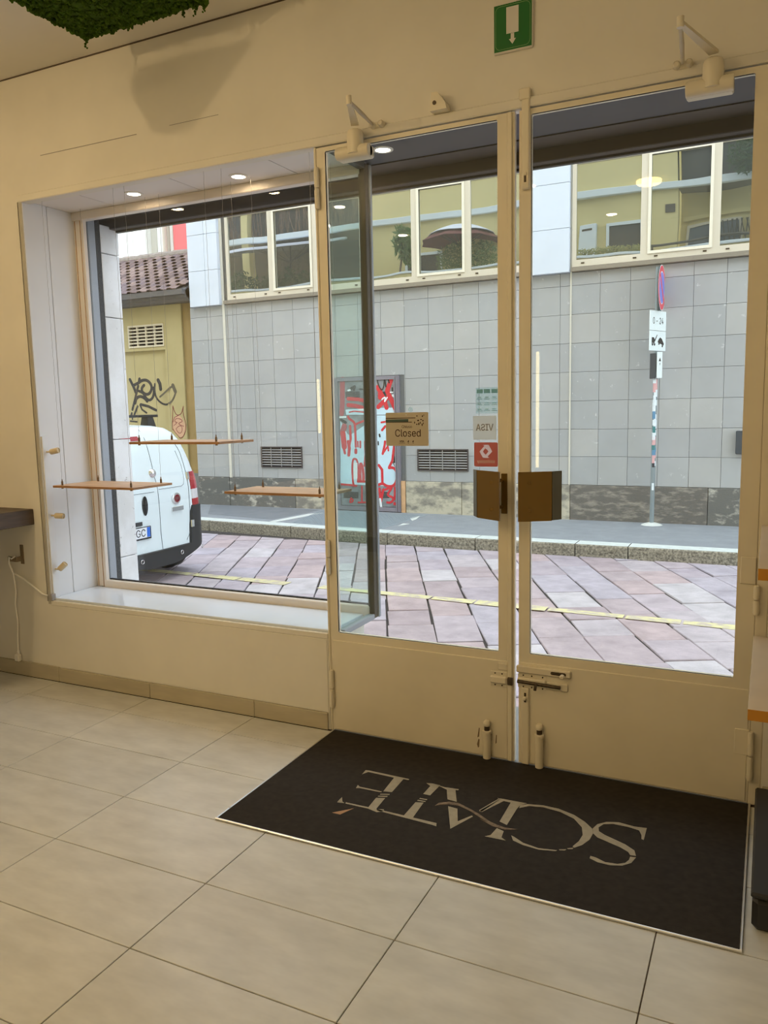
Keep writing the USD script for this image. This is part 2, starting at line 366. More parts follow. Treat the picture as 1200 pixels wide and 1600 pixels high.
# ================================================================== THE ROOM
XL, XR, YB, ZC = -2.9, 2.75, -5.1, 3.2
DX0, DX1, HEAD = -0.02, 1.765, 2.585        # door opening
TX, TY, GX, GY = 0.66, 0.333, -1.098, -0.221  # tile grid
s = structure('floor', 'beige stone-look floor tiles laid in a straight grid')
part(s, 'screed', MB().box((XL, YB, -0.12), (XR, 0.62, -0.005)), 'grout')
for i in range(-3, 6):
    for j in range(-1, 12):
        x0, y1 = GX + i*TX, GY - j*TY
        lo = np.array([max(x0, XL), max(y1 - TY, YB), -0.02]); hi = np.array([min(x0 + TX, XR), min(y1, -0.012), 0.0])
        if hi[0]-lo[0] < 0.03 or hi[1]-lo[1] < 0.03: continue
        if lo[0] > 0.02 and hi[0] < 1.74 and lo[1] > -0.88: continue      # under the door mat
        part(s, 'floor_tile', MB().box(lo + [0.0016, 0.0016, 0], hi - [0.0016, 0.0016, rng.uniform(0, 0.0004)], 0.0012), 'floor_tile_' + 'abcd'[rng.randrange(4)])
part(s, 'threshold', MB().box((DX0, 0.0, -0.02), (DX1, 0.62, -0.002), 0.003), 'grey_base')

s = structure('wall_front', 'cream plastered shop front wall around the window and doors')
part(s, 'upper_wall', MB().box((XL, 0, 2.62), (XR, 0.30, ZC)), 'plaster')
part(s, 'side_pier', MB().box((XL, 0, 0), (-1.815, 0.30, 2.62)), 'plaster')
part(s, 'side_pier', MB().box((1.795, 0, 0), (XR, 0.30, 2.62)), 'plaster')
part(s, 'window_apron', MB().box((-1.815, 0, 0), (-0.016, 0.36, 0.455)), 'plaster')
part(s, 'apron_board', MB().box((-1.72, -0.003, 0.083), (-0.022, 0.0, 0.432), 0.001), 'plaster', label='painted board below the window sill')
part(s, 'plaster_seam', MB().box((-1.62, -0.0012, 2.793), (-0.98, 0.0, 2.796)).box((-0.78, -0.0012, 2.800), (-0.5, 0.0, 2.802)), 'joint_grey')
part(s, 'ceiling_seam', MB().box((XL, -0.003, ZC - 0.006), (XR, 0.0, ZC)), 'grout')  # thin dark strip along the seam of wall and ceiling
s = structure('wall_left', 'cream plastered left wall behind the counter'); part(s, 'wall', MB().box((XL - 0.15, YB - 0.15, 0), (XL, 0.3, ZC)), 'plaster')
s = structure('wall_right', 'cream plastered right wall'); part(s, 'wall', MB().box((XR, YB - 0.15, 0), (XR + 0.15, 0.3, ZC)), 'plaster')
s = structure('wall_back', 'cream plastered wall behind the camera'); part(s, 'wall', MB().box((XL - 0.15, YB - 0.15, 0), (XR + 0.15, YB, ZC)), 'plaster')
s = structure('ceiling', 'plain cream painted ceiling'); part(s, 'slab', MB().box((XL - 0.15, YB - 0.15, ZC), (XR + 0.15, 0.62, 3.55)), 'ceiling_paint')

s = structure('baseboard_front', 'beige tiled skirting under the display window')
xs = [XL, GX - TX, GX, GX + TX, -0.025]
for a, b in zip(xs, xs[1:]):
    part(s, 'skirting_tile', MB().box((a + 0.001, -0.011, 0.0), (b - 0.001, 0.0, 0.082 + rng.uniform(-0.002, 0.002)), 0.002), 'skirting_tile')
s = structure('baseboard_right', 'beige tiled skirting right of the doors')
part(s, 'skirting_tile', MB().box((1.80, -0.011, 0), (XR, 0, 0.082), 0.002), 'skirting_tile')

s = structure('trim_1', 'cream painted metal trim around window and door openings')
part(s, 'head_bar', MB().box((-1.81, -0.009, 2.585), (1.80, 0.05, 2.6215), 0.004), 'plaster')
part(s, 'middle_post', MB().box((-0.014, -0.004, 0.0), (-0.001, 0.055, 2.585), 0.004), 'enamel')
part(s, 'right_post', MB().box((1.752, 0.0, 0.0), (1.795, 0.055, 2.585), 0.004), 'enamel')
part(s, 'left_angle', MB().box((-1.806, -0.004, 0.44), (-1.780, 0.02, 2.60), 0.003), 'angle_grey')
part(s, 'sill_edge', MB().box((-1.80, -0.0035, 0.436), (-0.015, 0.012, 0.4625), 0.003), 'plaster')

# ------------------------------------------------------------------ display window (a glazed box standing out to the street)
s = structure('window_1', 'glazed display window box with white cheek, sill and soffit')
part(s, 'sill_board', MB().box((-1.79, 0.012, 0.458), (-0.004, 0.330, 0.475), 0.003), 'sill_sky_tint', label='glossy white sill board with sky reflection tinted in')
part(s, 'cheek_board', MB().box((-1.795, 0.0, 0.475), (-1.778, 0.155, 2.598), 0.002), 'white_board')
part(s, 'cheek_board', MB().box((-1.795, 0.158, 0.475), (-1.778, 0.345, 2.598), 0.002), 'white_board')
for a, b in ((-1.812, -1.46), (-1.455, -0.87), (-0.865, -0.30), (-0.295, 0.05)):
    part(s, 'soffit_board', MB().box((a, 0.0, 2.598), (b, 0.33, 2.615), 0.002), 'white_soffit')
part(s, 'soffit_backing', MB().box((-1.82, 0.02, 2.616), (0.055, 0.40, 2.66)), 'joint_grey')
part(s, 'bottom_rail', MB().box((-1.72, 0.330, 0.462), (0.03, 0.375, 0.515), 0.004), 'cream_rail')
part(s, 'top_rail', MB().box((-1.79, 0.325, 2.553), (0.03, 0.375, 2.6), 0.004), 'cream_rail')
part(s, 'left_rail', MB().box((-1.778, 0.335, 0.475), (-1.705, 0.362, 2.56), 0.003), 'cream_rail')
part(s, 'copper_line', MB().box((-1.766, 0.333, 0.475), (-1.7625, 0.336, 2.56)), 'copper_trim')
part(s, 'copper_line', MB().box((-1.727, 0.333, 0.475), (-1.7235, 0.336, 2.56)), 'copper_trim')
part(s, 'front_pane', MB().box((-1.73, 0.363, 0.505), (0.02, 0.369, 2.56)), 'display_glass')
part(s, 'gasket', MB().box((-1.70, 0.358, 0.512), (0.02, 0.3755, 0.521)), 'rubber')
part(s, 'corner_post', MB().box((0.022, 0.335, 0.455), (0.058, 0.372, 2.6), 0.003), 'dark_metal')
part(s, 'corner_post', MB().box((0.030, 0.372, 0.455), (0.066, 0.392, 2.6), 0.003), 'grey_metal')
part(s, 'side_bottom_rail', MB().box((0.022, 0.03, 0.452), (0.058, 0.337, 0.478), 0.003), 'grey_metal')
part(s, 'side_top_rail', MB().box((0.022, 0.03, 2.575), (0.058, 0.337, 2.61), 0.003), 'dark_metal')
part(s, 'side_pane', MB().box((0.037, 0.035, 0.475), (0.043, 0.34, 2.58)), 'side_glass')

# ------------------------------------------------------------------ the two inner door leaves
def leaf_frame(x0, x1, g0, g1, z0, z1, gz0, gz1, th=0.024):
    outer = sbox(x0, z0, x1, z1); hole = rrect(g0, gz0, g1, gz1, 0.006)
    return MB().prism(outer.difference(hole), (0, th, 0), X3, Z3, th)
def hinge(p, x, z0, z1):
    zm = (z0+z1)/2; r = 0.011
    mb = MB()
    for a, b in ((z0, zm - 0.002), (zm + 0.002, z1)):
        mb.lathe([(0, 0), (r*0.75, 0), (r, 0.006), (r, b-a-0.006), (r*0.75, b-a), (0, b-a)], (x, -0.012, a), Z3, 14)
    part(p, 'hinge', mb, 'enamel', smooth=40)
def closer(p, x, z, n):
    """T-shaped door closer: cylinder along the leaf, upright spindle housing"""
    y = -0.045; mb = MB()
    mb.lathe([(0, 0), (0.024, 0), (0.026, 0.004), (0.026, 0.146), (0.024, 0.15), (0, 0.15)], (x - 0.075, y, z), X3, 24)
    mb.box((x - 0.075, y, z - 0.026), (x + 0.075, 0.0, z + 0.022), 0.006)
    mb.lathe([(0, 0), (0.034, 0), (0.034, 0.075), (0.030, 0.09), (0.018, 0.097), (0, 0.098)], (x + 0.01, y, z - 0.01), Z3, 24)
    c = part(p, 'closer_body', mb, 'enamel', smooth=40, label='cream T-shaped door closer body')
    return c
def closer_arm(p, pts, foot):
    a, b, c = pts
    mb = MB()
    d = np.array(b) - np.array(a); n = np.cross(d, Z3); n /= np.linalg.norm(n)
    mb.hull([np.array(q) + n*w + np.array([0, 0, t]) for q, w0 in ((a, 0.016), (b, 0.009)) for w in (-w0, w0) for t in (-0.005, 0.005)])
    mb.cyl(np.array(b) - [0, 0, 0.014], np.array(b) + [0, 0, 0.018], 0.011)
    part(p, 'closer_arm', mb, 'enamel', smooth=40)
    mb = MB().tube([b, (np.array(b)*0.5 + np.array(c)*0.5), c], [0.006, 0.0085, 0.006], 10)
    part(p, 'closer_rod', mb, 'enamel_dark', smooth=True)
    f = np.array(foot); mb = MB().box(f - [0.03, 0.0, 0.012], f + [0.03, 0.016, 0.012], 0.004)
    mb.lathe([(0, 0), (0.013, 0), (0.013, 0.02), (0.008, 0.026), (0, 0.026)], f + [-0.02, 0.01, 0], -Y3, 14)
    mb.lathe([(0, 0), (0.013, 0), (0.013, 0.02), (0.008, 0.026), (0, 0.026)], f + [0.02, 0.01, 0], -Y3, 14)
    part(p, 'closer_bracket', mb, 'enamel', smooth=40)
def foot_bolt(p, x, zt):
    mb = MB()
    mb.lathe([(0, 0), (0.0165, 0), (0.0165, zt - 0.055), (0.020, zt - 0.055), (0.020, zt - 0.045), (0.013, zt - 0.043), (0, zt - 0.043)], (x, -0.018, 0.008), Z3, 18)
    mb.box((x - 0.024, -0.004, 0.012), (x + 0.024, 0, 0.040), 0.002).box((x - 0.022, -0.004, zt*0.5), (x + 0.022, 0, zt*0.5 + 0.028), 0.002)
    for sx in (-1, 1):
        mb.lathe([(0, 0), (0.016, 0), (0.016, 0.004), (0, 0.005)], (x + sx*0.026, 0, 0.028), -Y3, 12)
        mb.lathe([(0, 0), (0.012, 0), (0.012, 0.004), (0, 0.005)], (x + sx*0.024, 0, zt*0.5 + 0.014), -Y3, 12)
    b = part(p, 'foot_bolt', mb, 'enamel', smooth=40)
    part(b, 'bolt_shaft', MB().cyl((x, -0.018, zt - 0.04), (x, -0.018, zt - 0.012), 0.011), 'worn_steel', smooth=40)
    part(b, 'bolt_knob', MB().lathe([(0, 0), (0.012, 0), (0.015, 0.006), (0.015, 0.016), (0.010, 0.024), (0, 0.026)], (x, -0.018, zt - 0.016), Z3, 16), 'enamel', smooth=40)
def screws(pts, r=0.0035):
    mb = MB()
    for x, y, z in pts: mb.lathe([(0, 0), (r, 0), (r*0.8, 0.0015), (0, 0.0018)], (x, y, z), -Y3, 8)
    return mb

s = structure('door_1', 'left glazed door leaf, cream painted, carrying the closed sign')
part(s, 'leaf_frame', leaf_frame(0.0, 0.866, 0.040, 0.798, 0.006, 2.58, 0.472, 2.562), 'enamel')
part(s, 'bottom_panel', MB().box((0.006, -0.004, 0.010), (0.838, 0.02, 0.436), 0.003), 'enamel')
part(s, 'door_pane', MB().box((0.030, 0.010, 0.462), (0.806, 0.016, 2.572)), 'pane_glass')
part(s, 'glazing_bead', MB().prism(rrect(0.034, 0.466, 0.804, 2.568, 0.006).difference(rrect(0.040, 0.472, 0.798, 2.562, 0.006)), (0, 0.0095, 0), X3, Z3, 0.008), 'dark_metal')
part(s, 'meeting_strip', MB().box((0.838, -0.008, 0.006), (0.858, 0.0, 2.58), 0.003), 'enamel')
for z0, z1 in ((2.33, 2.50), (0.74, 0.90), (0.115, 0.295)): hinge(s, 0.004, z0, z1)
closer(s, 0.200, 2.523, 0)
closer_arm(s, ((0.21, -0.045, 2.628), (0.300, -0.262, 2.634), (0.282, -0.03, 2.622)), (0.297, -0.016, 2.622))
foot_bolt(s, 0.752, 0.165)
b = part(s, 'bolt_keep', MB().box((0.764, -0.006, 0.322), (0.838, 0, 0.388), 0.002).box((0.764, -0.018, 0.338), (0.838, -0.004, 0.371), 0.006), 'enamel')
part(b, 'screw', screws([(x, -0.006, z) for x in (0.785, 0.815) for z in (0.330, 0.380)]), 'screw_dark')
part(s, 'upper_keep', MB().box((0.798, -0.008, 0.396), (0.838, 0, 0.425), 0.003), 'enamel')
part(s, 'latch_tongue', MB().box((0.840, -0.016, 0.338), (0.862, -0.006, 0.370), 0.002), 'worn_steel')
def handle(s, sign):
    X = (lambda x: x) if sign < 0 else (lambda x: 1.752 - x)
    part(s, 'handle_mount', MB().box((X(0.812), -0.006, 1.050), (X(0.838), 0, 1.212), 0.002), 'bronze')
    h = part(s, 'handle', MB().prism(Polygon([(X(0.724), -0.045), (X(0.838), -0.114), (X(0.840), -0.108), (X(0.730), -0.037)]), (0, 0, 1.035), X3, Y3, 0.192), 'bronze', label='folded bronze push plate')
    q = [(X(0.722), -0.045), (X(0.728), -0.040), (X(0.703), -0.006), (X(0.695), -0.006)]
    part(h, 'handle_flange', MB().prism(Polygon(q), (0, 0, 1.037), X3, Y3, 0.190), 'bronze_dark')
    mb = MB()
    for z in (1.078, 1.185): mb.cyl((X(0.815), -0.004, z), (X(0.800), -0.094, z), 0.007, 12)
    part(h, 'standoff', mb, 'bronze', smooth=40)
handle(s, -1)

part(s, 'scuff', MB().prism(Polygon([(0.705, 0.085), (0.712, 0.13), (0.716, 0.128), (0.713, 0.09)]), (0, -0.0038, 0), X3, Z3, 0.0005).prism(Polygon([(0.703, 0.055), (0.710, 0.08), (0.715, 0.078), (0.713, 0.045), (0.708, 0.04)]), (0, -0.0038, 0), X3, Z3, 0.0005).prism(Polygon([(0.785, 0.07), (0.788, 0.11), (0.791, 0.11), (0.790, 0.075)]), (0, -0.0038, 0), X3, Z3, 0.0005), 'hook_brown', label='brown scuffs in the paint beside the foot bolt')
s = structure('door_2', 'right glazed door leaf, cream painted, with the row of bolts')
part(s, 'leaf_frame', leaf_frame(0.884, 1.752, 0.930, 1.690, 0.006, 2.58, 0.477, 2.560), 'enamel')
part(s, 'bottom_panel', MB().box((0.888, -0.004, 0.010), (1.746, 0.02, 0.440), 0.003), 'enamel')
part(s, 'door_pane', MB().box((0.922, 0.010, 0.468), (1.698, 0.016, 2.570)), 'pane_glass')
part(s, 'glazing_bead', MB().prism(rrect(0.924, 0.471, 1.696, 2.566, 0.006).difference(rrect(0.930, 0.477, 1.690, 2.560, 0.006)), (0, 0.0095, 0), X3, Z3, 0.008), 'dark_metal')
for z0, z1 in ((2.30, 2.46), (0.722, 0.83), (0.10, 0.285)): hinge(s, 1.756, z0, z1)
mb = MB()
for z in (0.90, 0.26): mb.box((1.70, -0.006, z - 0.07), (1.752, 0, z + 0.03), 0.003)
part(s, 'hinge_plate', mb, 'enamel')
closer(s, 1.552, 2.528, 1)
closer_arm(s, ((1.562, -0.045, 2.632), (1.483, -0.310, 2.636), (1.463, -0.03, 2.624)), (1.463, -0.016, 2.624))
foot_bolt(s, 0.976, 0.185)
b = part(s, 'flush_rod', MB().box((0.897, -0.0165, 2.29), (0.927, 0, 2.645), 0.004), 'enamel')
part(b, 'rod_slot', MB().box((0.907, -0.0172, 2.315), (0.916, -0.013, 2.35), 0.0005), 'worn_steel')
part(b, 'rod_guide', MB().box((0.888, -0.020, 2.610), (0.930, 0.0, 2.650), 0.003), 'enamel')
part(b, 'rod_catch', MB().box((0.904, -0.020, 2.338), (0.919, -0.013, 2.352), 0.003), 'enamel')
b = part(s, 'flush_rod', MB().box((0.899, -0.014, 0.006), (0.931, 0, 0.335), 0.004), 'enamel')
part(b, 'rod_slot', MB().box((0.911, -0.0155, 0.275), (0.919, -0.013, 0.315), 0.0005), 'worn_steel')
part(b, 'rod_catch', MB().lathe([(0, 0), (0.009, 0), (0.009, 0.008), (0.005, 0.013), (0, 0.013)], (0.915, -0.012, 0.292), -Y3, 14), 'enamel', smooth=40)
b = part(s, 'long_bolt', MB().box((0.878, -0.016, 0.398), (1.100, 0, 0.428), 0.004), 'enamel')
part(b, 'bolt_slot', MB().prism(rrect(1.02, 0.406, 1.082, 0.419, 0.006), (0, -0.0155, 0), X3, Z3, 0.0012), 'worn_steel')
part(b, 'bolt_knob', MB().lathe([(0, 0), (0.006, 0), (0.006, 0.01), (0.010, 0.013), (0.010, 0.022), (0.006, 0.026), (0, 0.026)], (1.070, -0.012, 0.407), -Y3, 14), 'enamel', smooth=40)
b = part(s, 'barrel_bolt', MB().box((0.882, -0.005, 0.332), (1.002, 0, 0.392), 0.002).box((0.882, -0.016, 0.346), (1.002, -0.004, 0.378), 0.005).box((1.002, -0.012, 0.340), (1.088, 0, 0.372), 0.003), 'enamel')
part(b, 'bolt_shaft', MB().cyl((0.884, -0.018, 0.362), (1.06, -0.018, 0.357), 0.007, 12), 'worn_steel', smooth=40)
part(b, 'bolt_lever', MB().tube([(0.962, -0.018, 0.362), (0.963, -0.032, 0.356), (0.961, -0.034, 0.338)], 0.006, 10), 'worn_steel', smooth=True)
part(b, 'screw', screws([(x, -0.005, z) for x in (0.905, 0.94, 0.985) for z in (0.338, 0.386)]), 'screw_dark')
handle(s, 1)

s = structure('trim_2', 'small wedge-shaped door stop on the head bar above the left leaf')
part(s, 'stop_wedge', MB().prism(Polygon([(0.540, 2.622), (0.610, 2.622), (0.604, 2.646), (0.572, 2.688), (0.546, 2.690)]), (0, -0.002, 0), X3, Z3, 0.045), 'enamel')
part(s, 'stop_hole', MB().lathe([(0, 0), (0.008, 0), (0.008, 0.002), (0, 0.002)], (0.560, -0.047, 2.650), -Y3, 12), 'worn_steel')

# ------------------------------------------------------------------ vestibule between doors and street
s = structure('canopy', 'dark grey vestibule soffit with brown lintel over the doors')
part(s, 'vestibule_soffit', MB().box((0.058, 0.055, 2.605), (1.80, 0.55, 2.70)), 'soffit_grey')
part(s, 'lintel', MB().box((-3.4, 0.55, 2.545), (3.4, 0.60, 3.2), 0.004), 'lintel_brown')
part(s, 'shutter_slot', MB().box((-1.82, 0.40, 2.60), (1.80, 0.55, 2.72)), 'lintel_brown')
part(s, 'lintel_lip', MB().box((-3.4, 0.60, 2.535), (3.4, 0.625, 2.548), 0.002), 'dark_metal')
part(s, 'right_reveal', MB().box((1.80, 0.055, -0.02), (1.90, 0.62, 2.6)), 'marble')
s = structure('pillar', 'pale marble street pillar left of the display window')
for z0, z1 in ((-0.36, 0.62), (0.625, 1.33), (1.335, 2.04), (2.045, 2.40), (2.405, 2.56)):
    part(s, 'marble_slab', MB().box((-2.35, 0.476, z0), (-1.72, 0.618, z1), 0.003), 'marble')
part(s, 'shutter_guide', MB().box((-1.80, 0.385, 0.40), (-1.72, 0.440, 2.6), 0.004), 'grey_metal')
part(s, 'guide_gap', MB().box((-1.80, 0.440, 0.40), (-1.722, 0.476, 2.6)), 'rubber')
part(s, 'right_pillar', MB().box((1.80, 0.51, -0.36), (2.6, 0.635, 2.56), 0.003), 'marble')
s = structure('steps', 'grey stone threshold and step down to the street')
part(s, 'step', MB().box((-0.3, 0.62, -0.36), (2.1, 0.95, -0.18), 0.01), 'grey_base')
part(s, 'plinth', MB().box((-3.4, 0.30, -0.36), (3.4, 0.47, -0.02)), 'grey_base')
part(s, 'window_base', MB().box((-1.75, 0.362, -0.36), (0.02, 0.384, 0.26), 0.004), 'marble')
# ================================================================== THINGS IN THE ROOM
# floor mat with the shop's lettering; the letters are flat print, outlined on the mat
t = thing('door_mat', 'black rectangular entrance mat with pale shop lettering, framed in aluminium', 'mat', (0.88, -0.44, 0))
part(t, 'mat_pile', MB().box((0.006, -0.882, 0.0), (1.758, -0.006, 0.006), 0.002), 'mat_black')
part(t, 'edge_trim', MB().box((0.0, -0.888, 0), (1.764, -0.880, 0.008), 0.002), 'aluminium')
part(t, 'edge_trim', MB().box((0.0, -0.880, 0), (0.007, -0.0, 0.008), 0.002), 'aluminium')
part(t, 'edge_trim', MB().box((1.756, -0.880, 0), (1.764, -0.0, 0.008), 0.002), 'aluminium')
part(t, 'trim_screw', MB().lathe([(0, 0), (0.005, 0), (0.004, 0.002), (0, 0.003)], (0.0035, -0.80, 0.008), Z3, 8), 'aluminium')
A = lambda q: [(510 + x/4.444, 1190 + y/4.444) for x, y in q]
B = lambda q: [(740 + x/4.138, 1230 + y/4.138) for x, y in q]
letters = {
 'letter_e': [A(q) for q in ([(248, 88), (272, 60), (300, 63), (575, 122), (570, 128), (535, 122), (455, 212), (395, 207), (470, 112), (290, 72)], [(205, 185), (218, 163), (232, 175), (385, 208), (380, 214), (228, 184)],
   [(375, 224), (440, 226), (437, 232), (372, 230)], [(360, 238), (425, 239), (422, 246), (357, 244)], [(345, 252), (408, 254), (345, 330), (400, 333), (395, 345), (350, 352), (285, 325)], [(135, 283), (350, 330), (350, 340), (132, 292)], [(78, 278), (108, 247), (112, 278), (125, 288), (75, 284)])],
 'letter_t': [A(q) for q in ([(350, 330), (765, 428), (763, 450), (735, 440), (350, 340)], [(600, 390), (535, 378), (618, 283), (675, 285)], [(650, 253), (700, 262), (697, 268), (645, 259)], [(635, 266), (690, 275), (686, 281), (630, 272)], [(695, 150), (735, 152), (790, 165), (720, 235), (672, 225), (722, 170)])],
 'letter_a': [A(q) for q in ([(735, 152), (820, 178), (920, 192), (915, 200), (897, 198), (905, 280), (840, 262), (836, 195), (800, 178)], [(845, 310), (910, 328), (912, 415), (1010, 375), (1018, 382), (860, 467)], [(1060, 338), (1200, 255), (1200, 268), (1078, 348)])],
 'letter_i': [B(q) for q in ([(35, 155), (165, 82), (155, 70), (345, 105), (300, 118), (280, 140), (215, 245), (168, 222), (240, 100), (195, 90), (55, 160)], [(150, 265), (195, 285), (180, 325), (207, 345), (72, 318), (110, 310)])],
 'letter_c': [B(q) for q in ([(300, 118), (350, 110), (450, 118), (550, 140), (650, 180), (720, 225), (768, 270), (772, 300), (750, 340), (700, 375), (650, 392), (640, 383), (680, 350), (705, 310), (700, 260), (650, 205), (560, 160), (450, 130), (360, 122), (295, 135)],
   [(243, 312), (260, 320), (320, 360), (420, 395), (540, 408), (530, 414), (420, 404), (320, 375), (255, 345)], [(552, 402), (600, 402), (590, 410), (555, 408)], [(605, 395), (645, 392), (640, 401), (610, 401)])],
 'letter_s': [B(q) for q in ([(770, 268), (800, 240), (860, 225), (940, 228), (1040, 255), (1120, 265), (1100, 342), (1085, 335), (1085, 310), (1070, 280), (1000, 258), (900, 238), (840, 240), (808, 260), (810, 285), (850, 310), (980, 370), (1040, 410), (1050, 445), (1012, 440), (1000, 420), (950, 390), (800, 325), (772, 298)],
   [(1012, 450), (1050, 455), (1020, 490), (960, 508), (880, 505), (800, 485), (750, 460), (755, 445), (790, 455), (850, 485), (930, 497), (980, 490), (1005, 470)])],
}
def on_mat(px): return Polygon([tuple(at(u, v, 'z', 0.006)[:2]) for u, v in px]).buffer(0)
for k, polys in letters.items():
    part(t, k, MB().prism(unary_union([on_mat(p) for p in polys]), (0, 0, 0.0055), X3, Y3, 0.0012), 'mat_letter')
part(t, 'accent_mark', MB().prism(on_mat(A([(40, 355), (190, 325), (95, 368)])), (0, 0, 0.0055), X3, Y3, 0.0012), 'mat_accent')
part(t, 'swash', MB().prism(on_mat(A([(750, 310), (780, 288), (850, 280), (920, 290), (1000, 330), (1060, 365), (1140, 420), (1200, 445)]) + B([(130, 235), (200, 262), (290, 275), (200, 275), (120, 252), (40, 205)]) + A([(1130, 430), (1060, 385), (1000, 345), (920, 308), (850, 297), (790, 300)])), (0, 0, 0.0058), X3, Y3, 0.0014), 'mat_brown')

# emergency-exit sign
t = thing('exit_sign', 'green and white emergency exit sign with door and arrow above the doors', 'sign', (0.862, 0, 2.79))
x0, x1, z0, z1 = 0.787, 0.938, 2.79, 2.962
part(t, 'backing', MB().box((x0, -0.012, z0), (x1, 0, z1), 0.003), 'sign_white')
part(t, 'green_face', MB().box((x0 + 0.004, -0.0135, z0 + 0.006), (x1 - 0.004, -0.011, z1 - 0.004)), 'sign_green')
part(t, 'border_line', MB().prism(rrect(x0+.009, z0+.011, x1-.009, z1-.009, .018).difference(rrect(x0+.0105, z0+.0125, x1-.0105, z1-.0105, .017)), (0, -0.0133, 0), X3, Z3, 0.0008), 'sign_green_line')
part(t, 'door_symbol', MB().box((0.838, -0.0145, 2.853), (0.885, -0.013, 2.945)), 'sign_white')
part(t, 'arrow_symbol', MB().prism(Polygon([(0.855, 2.852), (0.868, 2.852), (0.868, 2.833), (0.875, 2.833), (0.8615, 2.814), (0.848, 2.833), (0.855, 2.833)]), (0, -0.0130, 0), X3, Z3, 0.0015), 'sign_white')

# closed sign hanging inside the left leaf
t = thing('closed_sign', 'brown card sign reading Closed hung on the left door glass', 'sign', (0.40, 0.0, 1.32))
x0, x1, z0, z1 = 0.302, 0.498, 1.322, 1.462
part(t, 'card', MB().prism(rrect(x0, z0, x1, z1, 0.005), (0, 0.0000, 0), X3, Z3, 0.0025), 'kraft')
part(t, 'word_closed', MB().text('Closed', 0.030, (0.404, -0.0025, 1.376), X3, Z3, 0.0006, width=0.117), 'ink')
part(t, 'word_chiuso', MB().text('Chiuso', 0.011, (0.400, -0.0025, 1.403), X3, Z3, 0.0006, width=0.047), 'ink')
part(t, 'word_visa', MB().text('VISA', 0.008, (0.376, -0.0025, 1.341), X3, Z3, 0.0006, bold=True, width=0.021), 'ink')
part(t, 'card_rule', MB().box((0.362, -0.0030, 1.3325), (0.391, -0.0024, 1.3335)), 'ink')
part(t, 'stripe', MB().box((x0, -0.0031, 1.4375), (x0 + 0.138, -0.0024, 1.4405)).box((x0, -0.0031, 1.4205), (x0 + 0.122, -0.0024, 1.423)), 'ink')
part(t, 'stripe', MB().box((x0, -0.0031, 1.423), (x0 + 0.105, -0.0024, 1.434)), 'ink_green')
mb = MB(); sil = random.Random(3)
for x, z, w, h in ((0.447, 1.447, .006, .007), (0.472, 1.446, .006, .008), (0.478, 1.450, .004, .005), (0.452, 1.428, .010, .007), (0.466, 1.432, .009, .006), (0.474, 1.427, .008, .006), (0.436, 1.420, .005, .012), (0.446, 1.412, .006, .008), (0.455, 1.414, .006, .014), (0.462, 1.418, .004, .012), (0.470, 1.410, .005, .012), (0.476, 1.416, .003, .010)):
    mb.prism(Point(0, 0).buffer(1, quad_segs=4), (x, -0.0025, z), X3*w*0.5, Z3*h*0.5, 0.0006) if False else mb.prism(Polygon([(x + w*.5*math.cos(a)*sil.uniform(.6, 1.1), z + h*.5*math.sin(a)*sil.uniform(.6, 1.1)) for a in np.linspace(0, 6.0, 9)]), (0, -0.0025, 0), X3, Z3, 0.0006)
part(t, 'floral_print', mb, 'ink')
mb = MB()
for x in (0.402, 0.424): mb.prism(Polygon([(x, 1.340), (x + .006, 1.346), (x + .007, 1.341), (x + .003, 1.337)]), (0, -0.0025, 0), X3, Z3, 0.0006).box((x + .002, -.0031, 1.333), (x + .006, -.0025, 1.3355))
part(t, 'card_mark', mb, 'ink')
part(t, 'hanging_hole', MB().lathe([(0, 0), (0.0018, 0), (0.0018, 0.0008), (0, 0.0008)], (0.398, -0.0025, 1.452), -Y3, 10), 'paper_white')
solo('suction_cup', MB().lathe([(0, 0), (0.011, 0.0), (0.010, 0.003), (0.005, 0.006), (0.004, 0.012), (0, 0.013)], (0.413, 0.0095, 1.474), -Y3, 18), 'film', 'clear suction cup on the glass above the closed sign', 'suction cup', smooth=40)

# stickers on the left leaf's glass, read from the street
def sticker(name, label, x0, z0, x1, z1, mat, r=0.003):
    t = thing(name, label, 'sticker', ((x0+x1)/2, 0.0, z0)); part(t, 'film', MB().prism(rrect(x0, z0, x1, z1, r), (0, 0.0095, 0), X3, Z3, 0.0008), mat); return t
t = sticker('card_sticker', 'cream square payment sticker with mirrored VISA on the left door glass', 0.690, 1.347, 0.788, 1.443, 'sticker_cream')
part(t, 'lettering', MB().mirrored_text('VISA', 0.026, (0.739, 0.0087, 1.397), X3, Z3, 0.0005, bold=True, width=0.074), 'sticker_grey')
def cx(p): return Polygon([(0.694 + (x - 905)/215*0.100, 1.336 - (y - 548)/222*0.098) for x, y in p]).buffer(0)
chev = unary_union([cx([(982, 570), (1040, 570), (1008, 600), (985, 632), (1008, 660), (1045, 690), (985, 690), (953, 632), (1000, 580)]), cx([(1008, 600), (1040, 572), (1070, 632), (1015, 690), (1000, 672), (1036, 632), (1020, 610), (1014, 612)])])
t = thing('pay_sticker', 'red square payment sticker with white double chevron beside the left handle', 'sticker', (0.744, 0, 1.238))
part(t, 'film', MB().prism(rrect(0.694, 1.238, 0.794, 1.336, 0.006).difference(chev), (0, 0.0095, 0), X3, Z3, 0.0008), 'sticker_red')
part(t, 'chevron', MB().prism(chev, (0, 0.0095, 0), X3, Z3, 0.0008), 'sticker_pink')
part(t, 'lettering', MB().mirrored_text('satispay', 0.013, (0.744, 0.0087, 1.258), X3, Z3, 0.0005, width=0.076), 'sticker_white')
t = sticker('notice_sticker', 'pale transparent notice with small teal print above the VISA sticker', 0.702, 1.452, 0.797, 1.556, 'film')
mb = MB(); mk = random.Random(5)
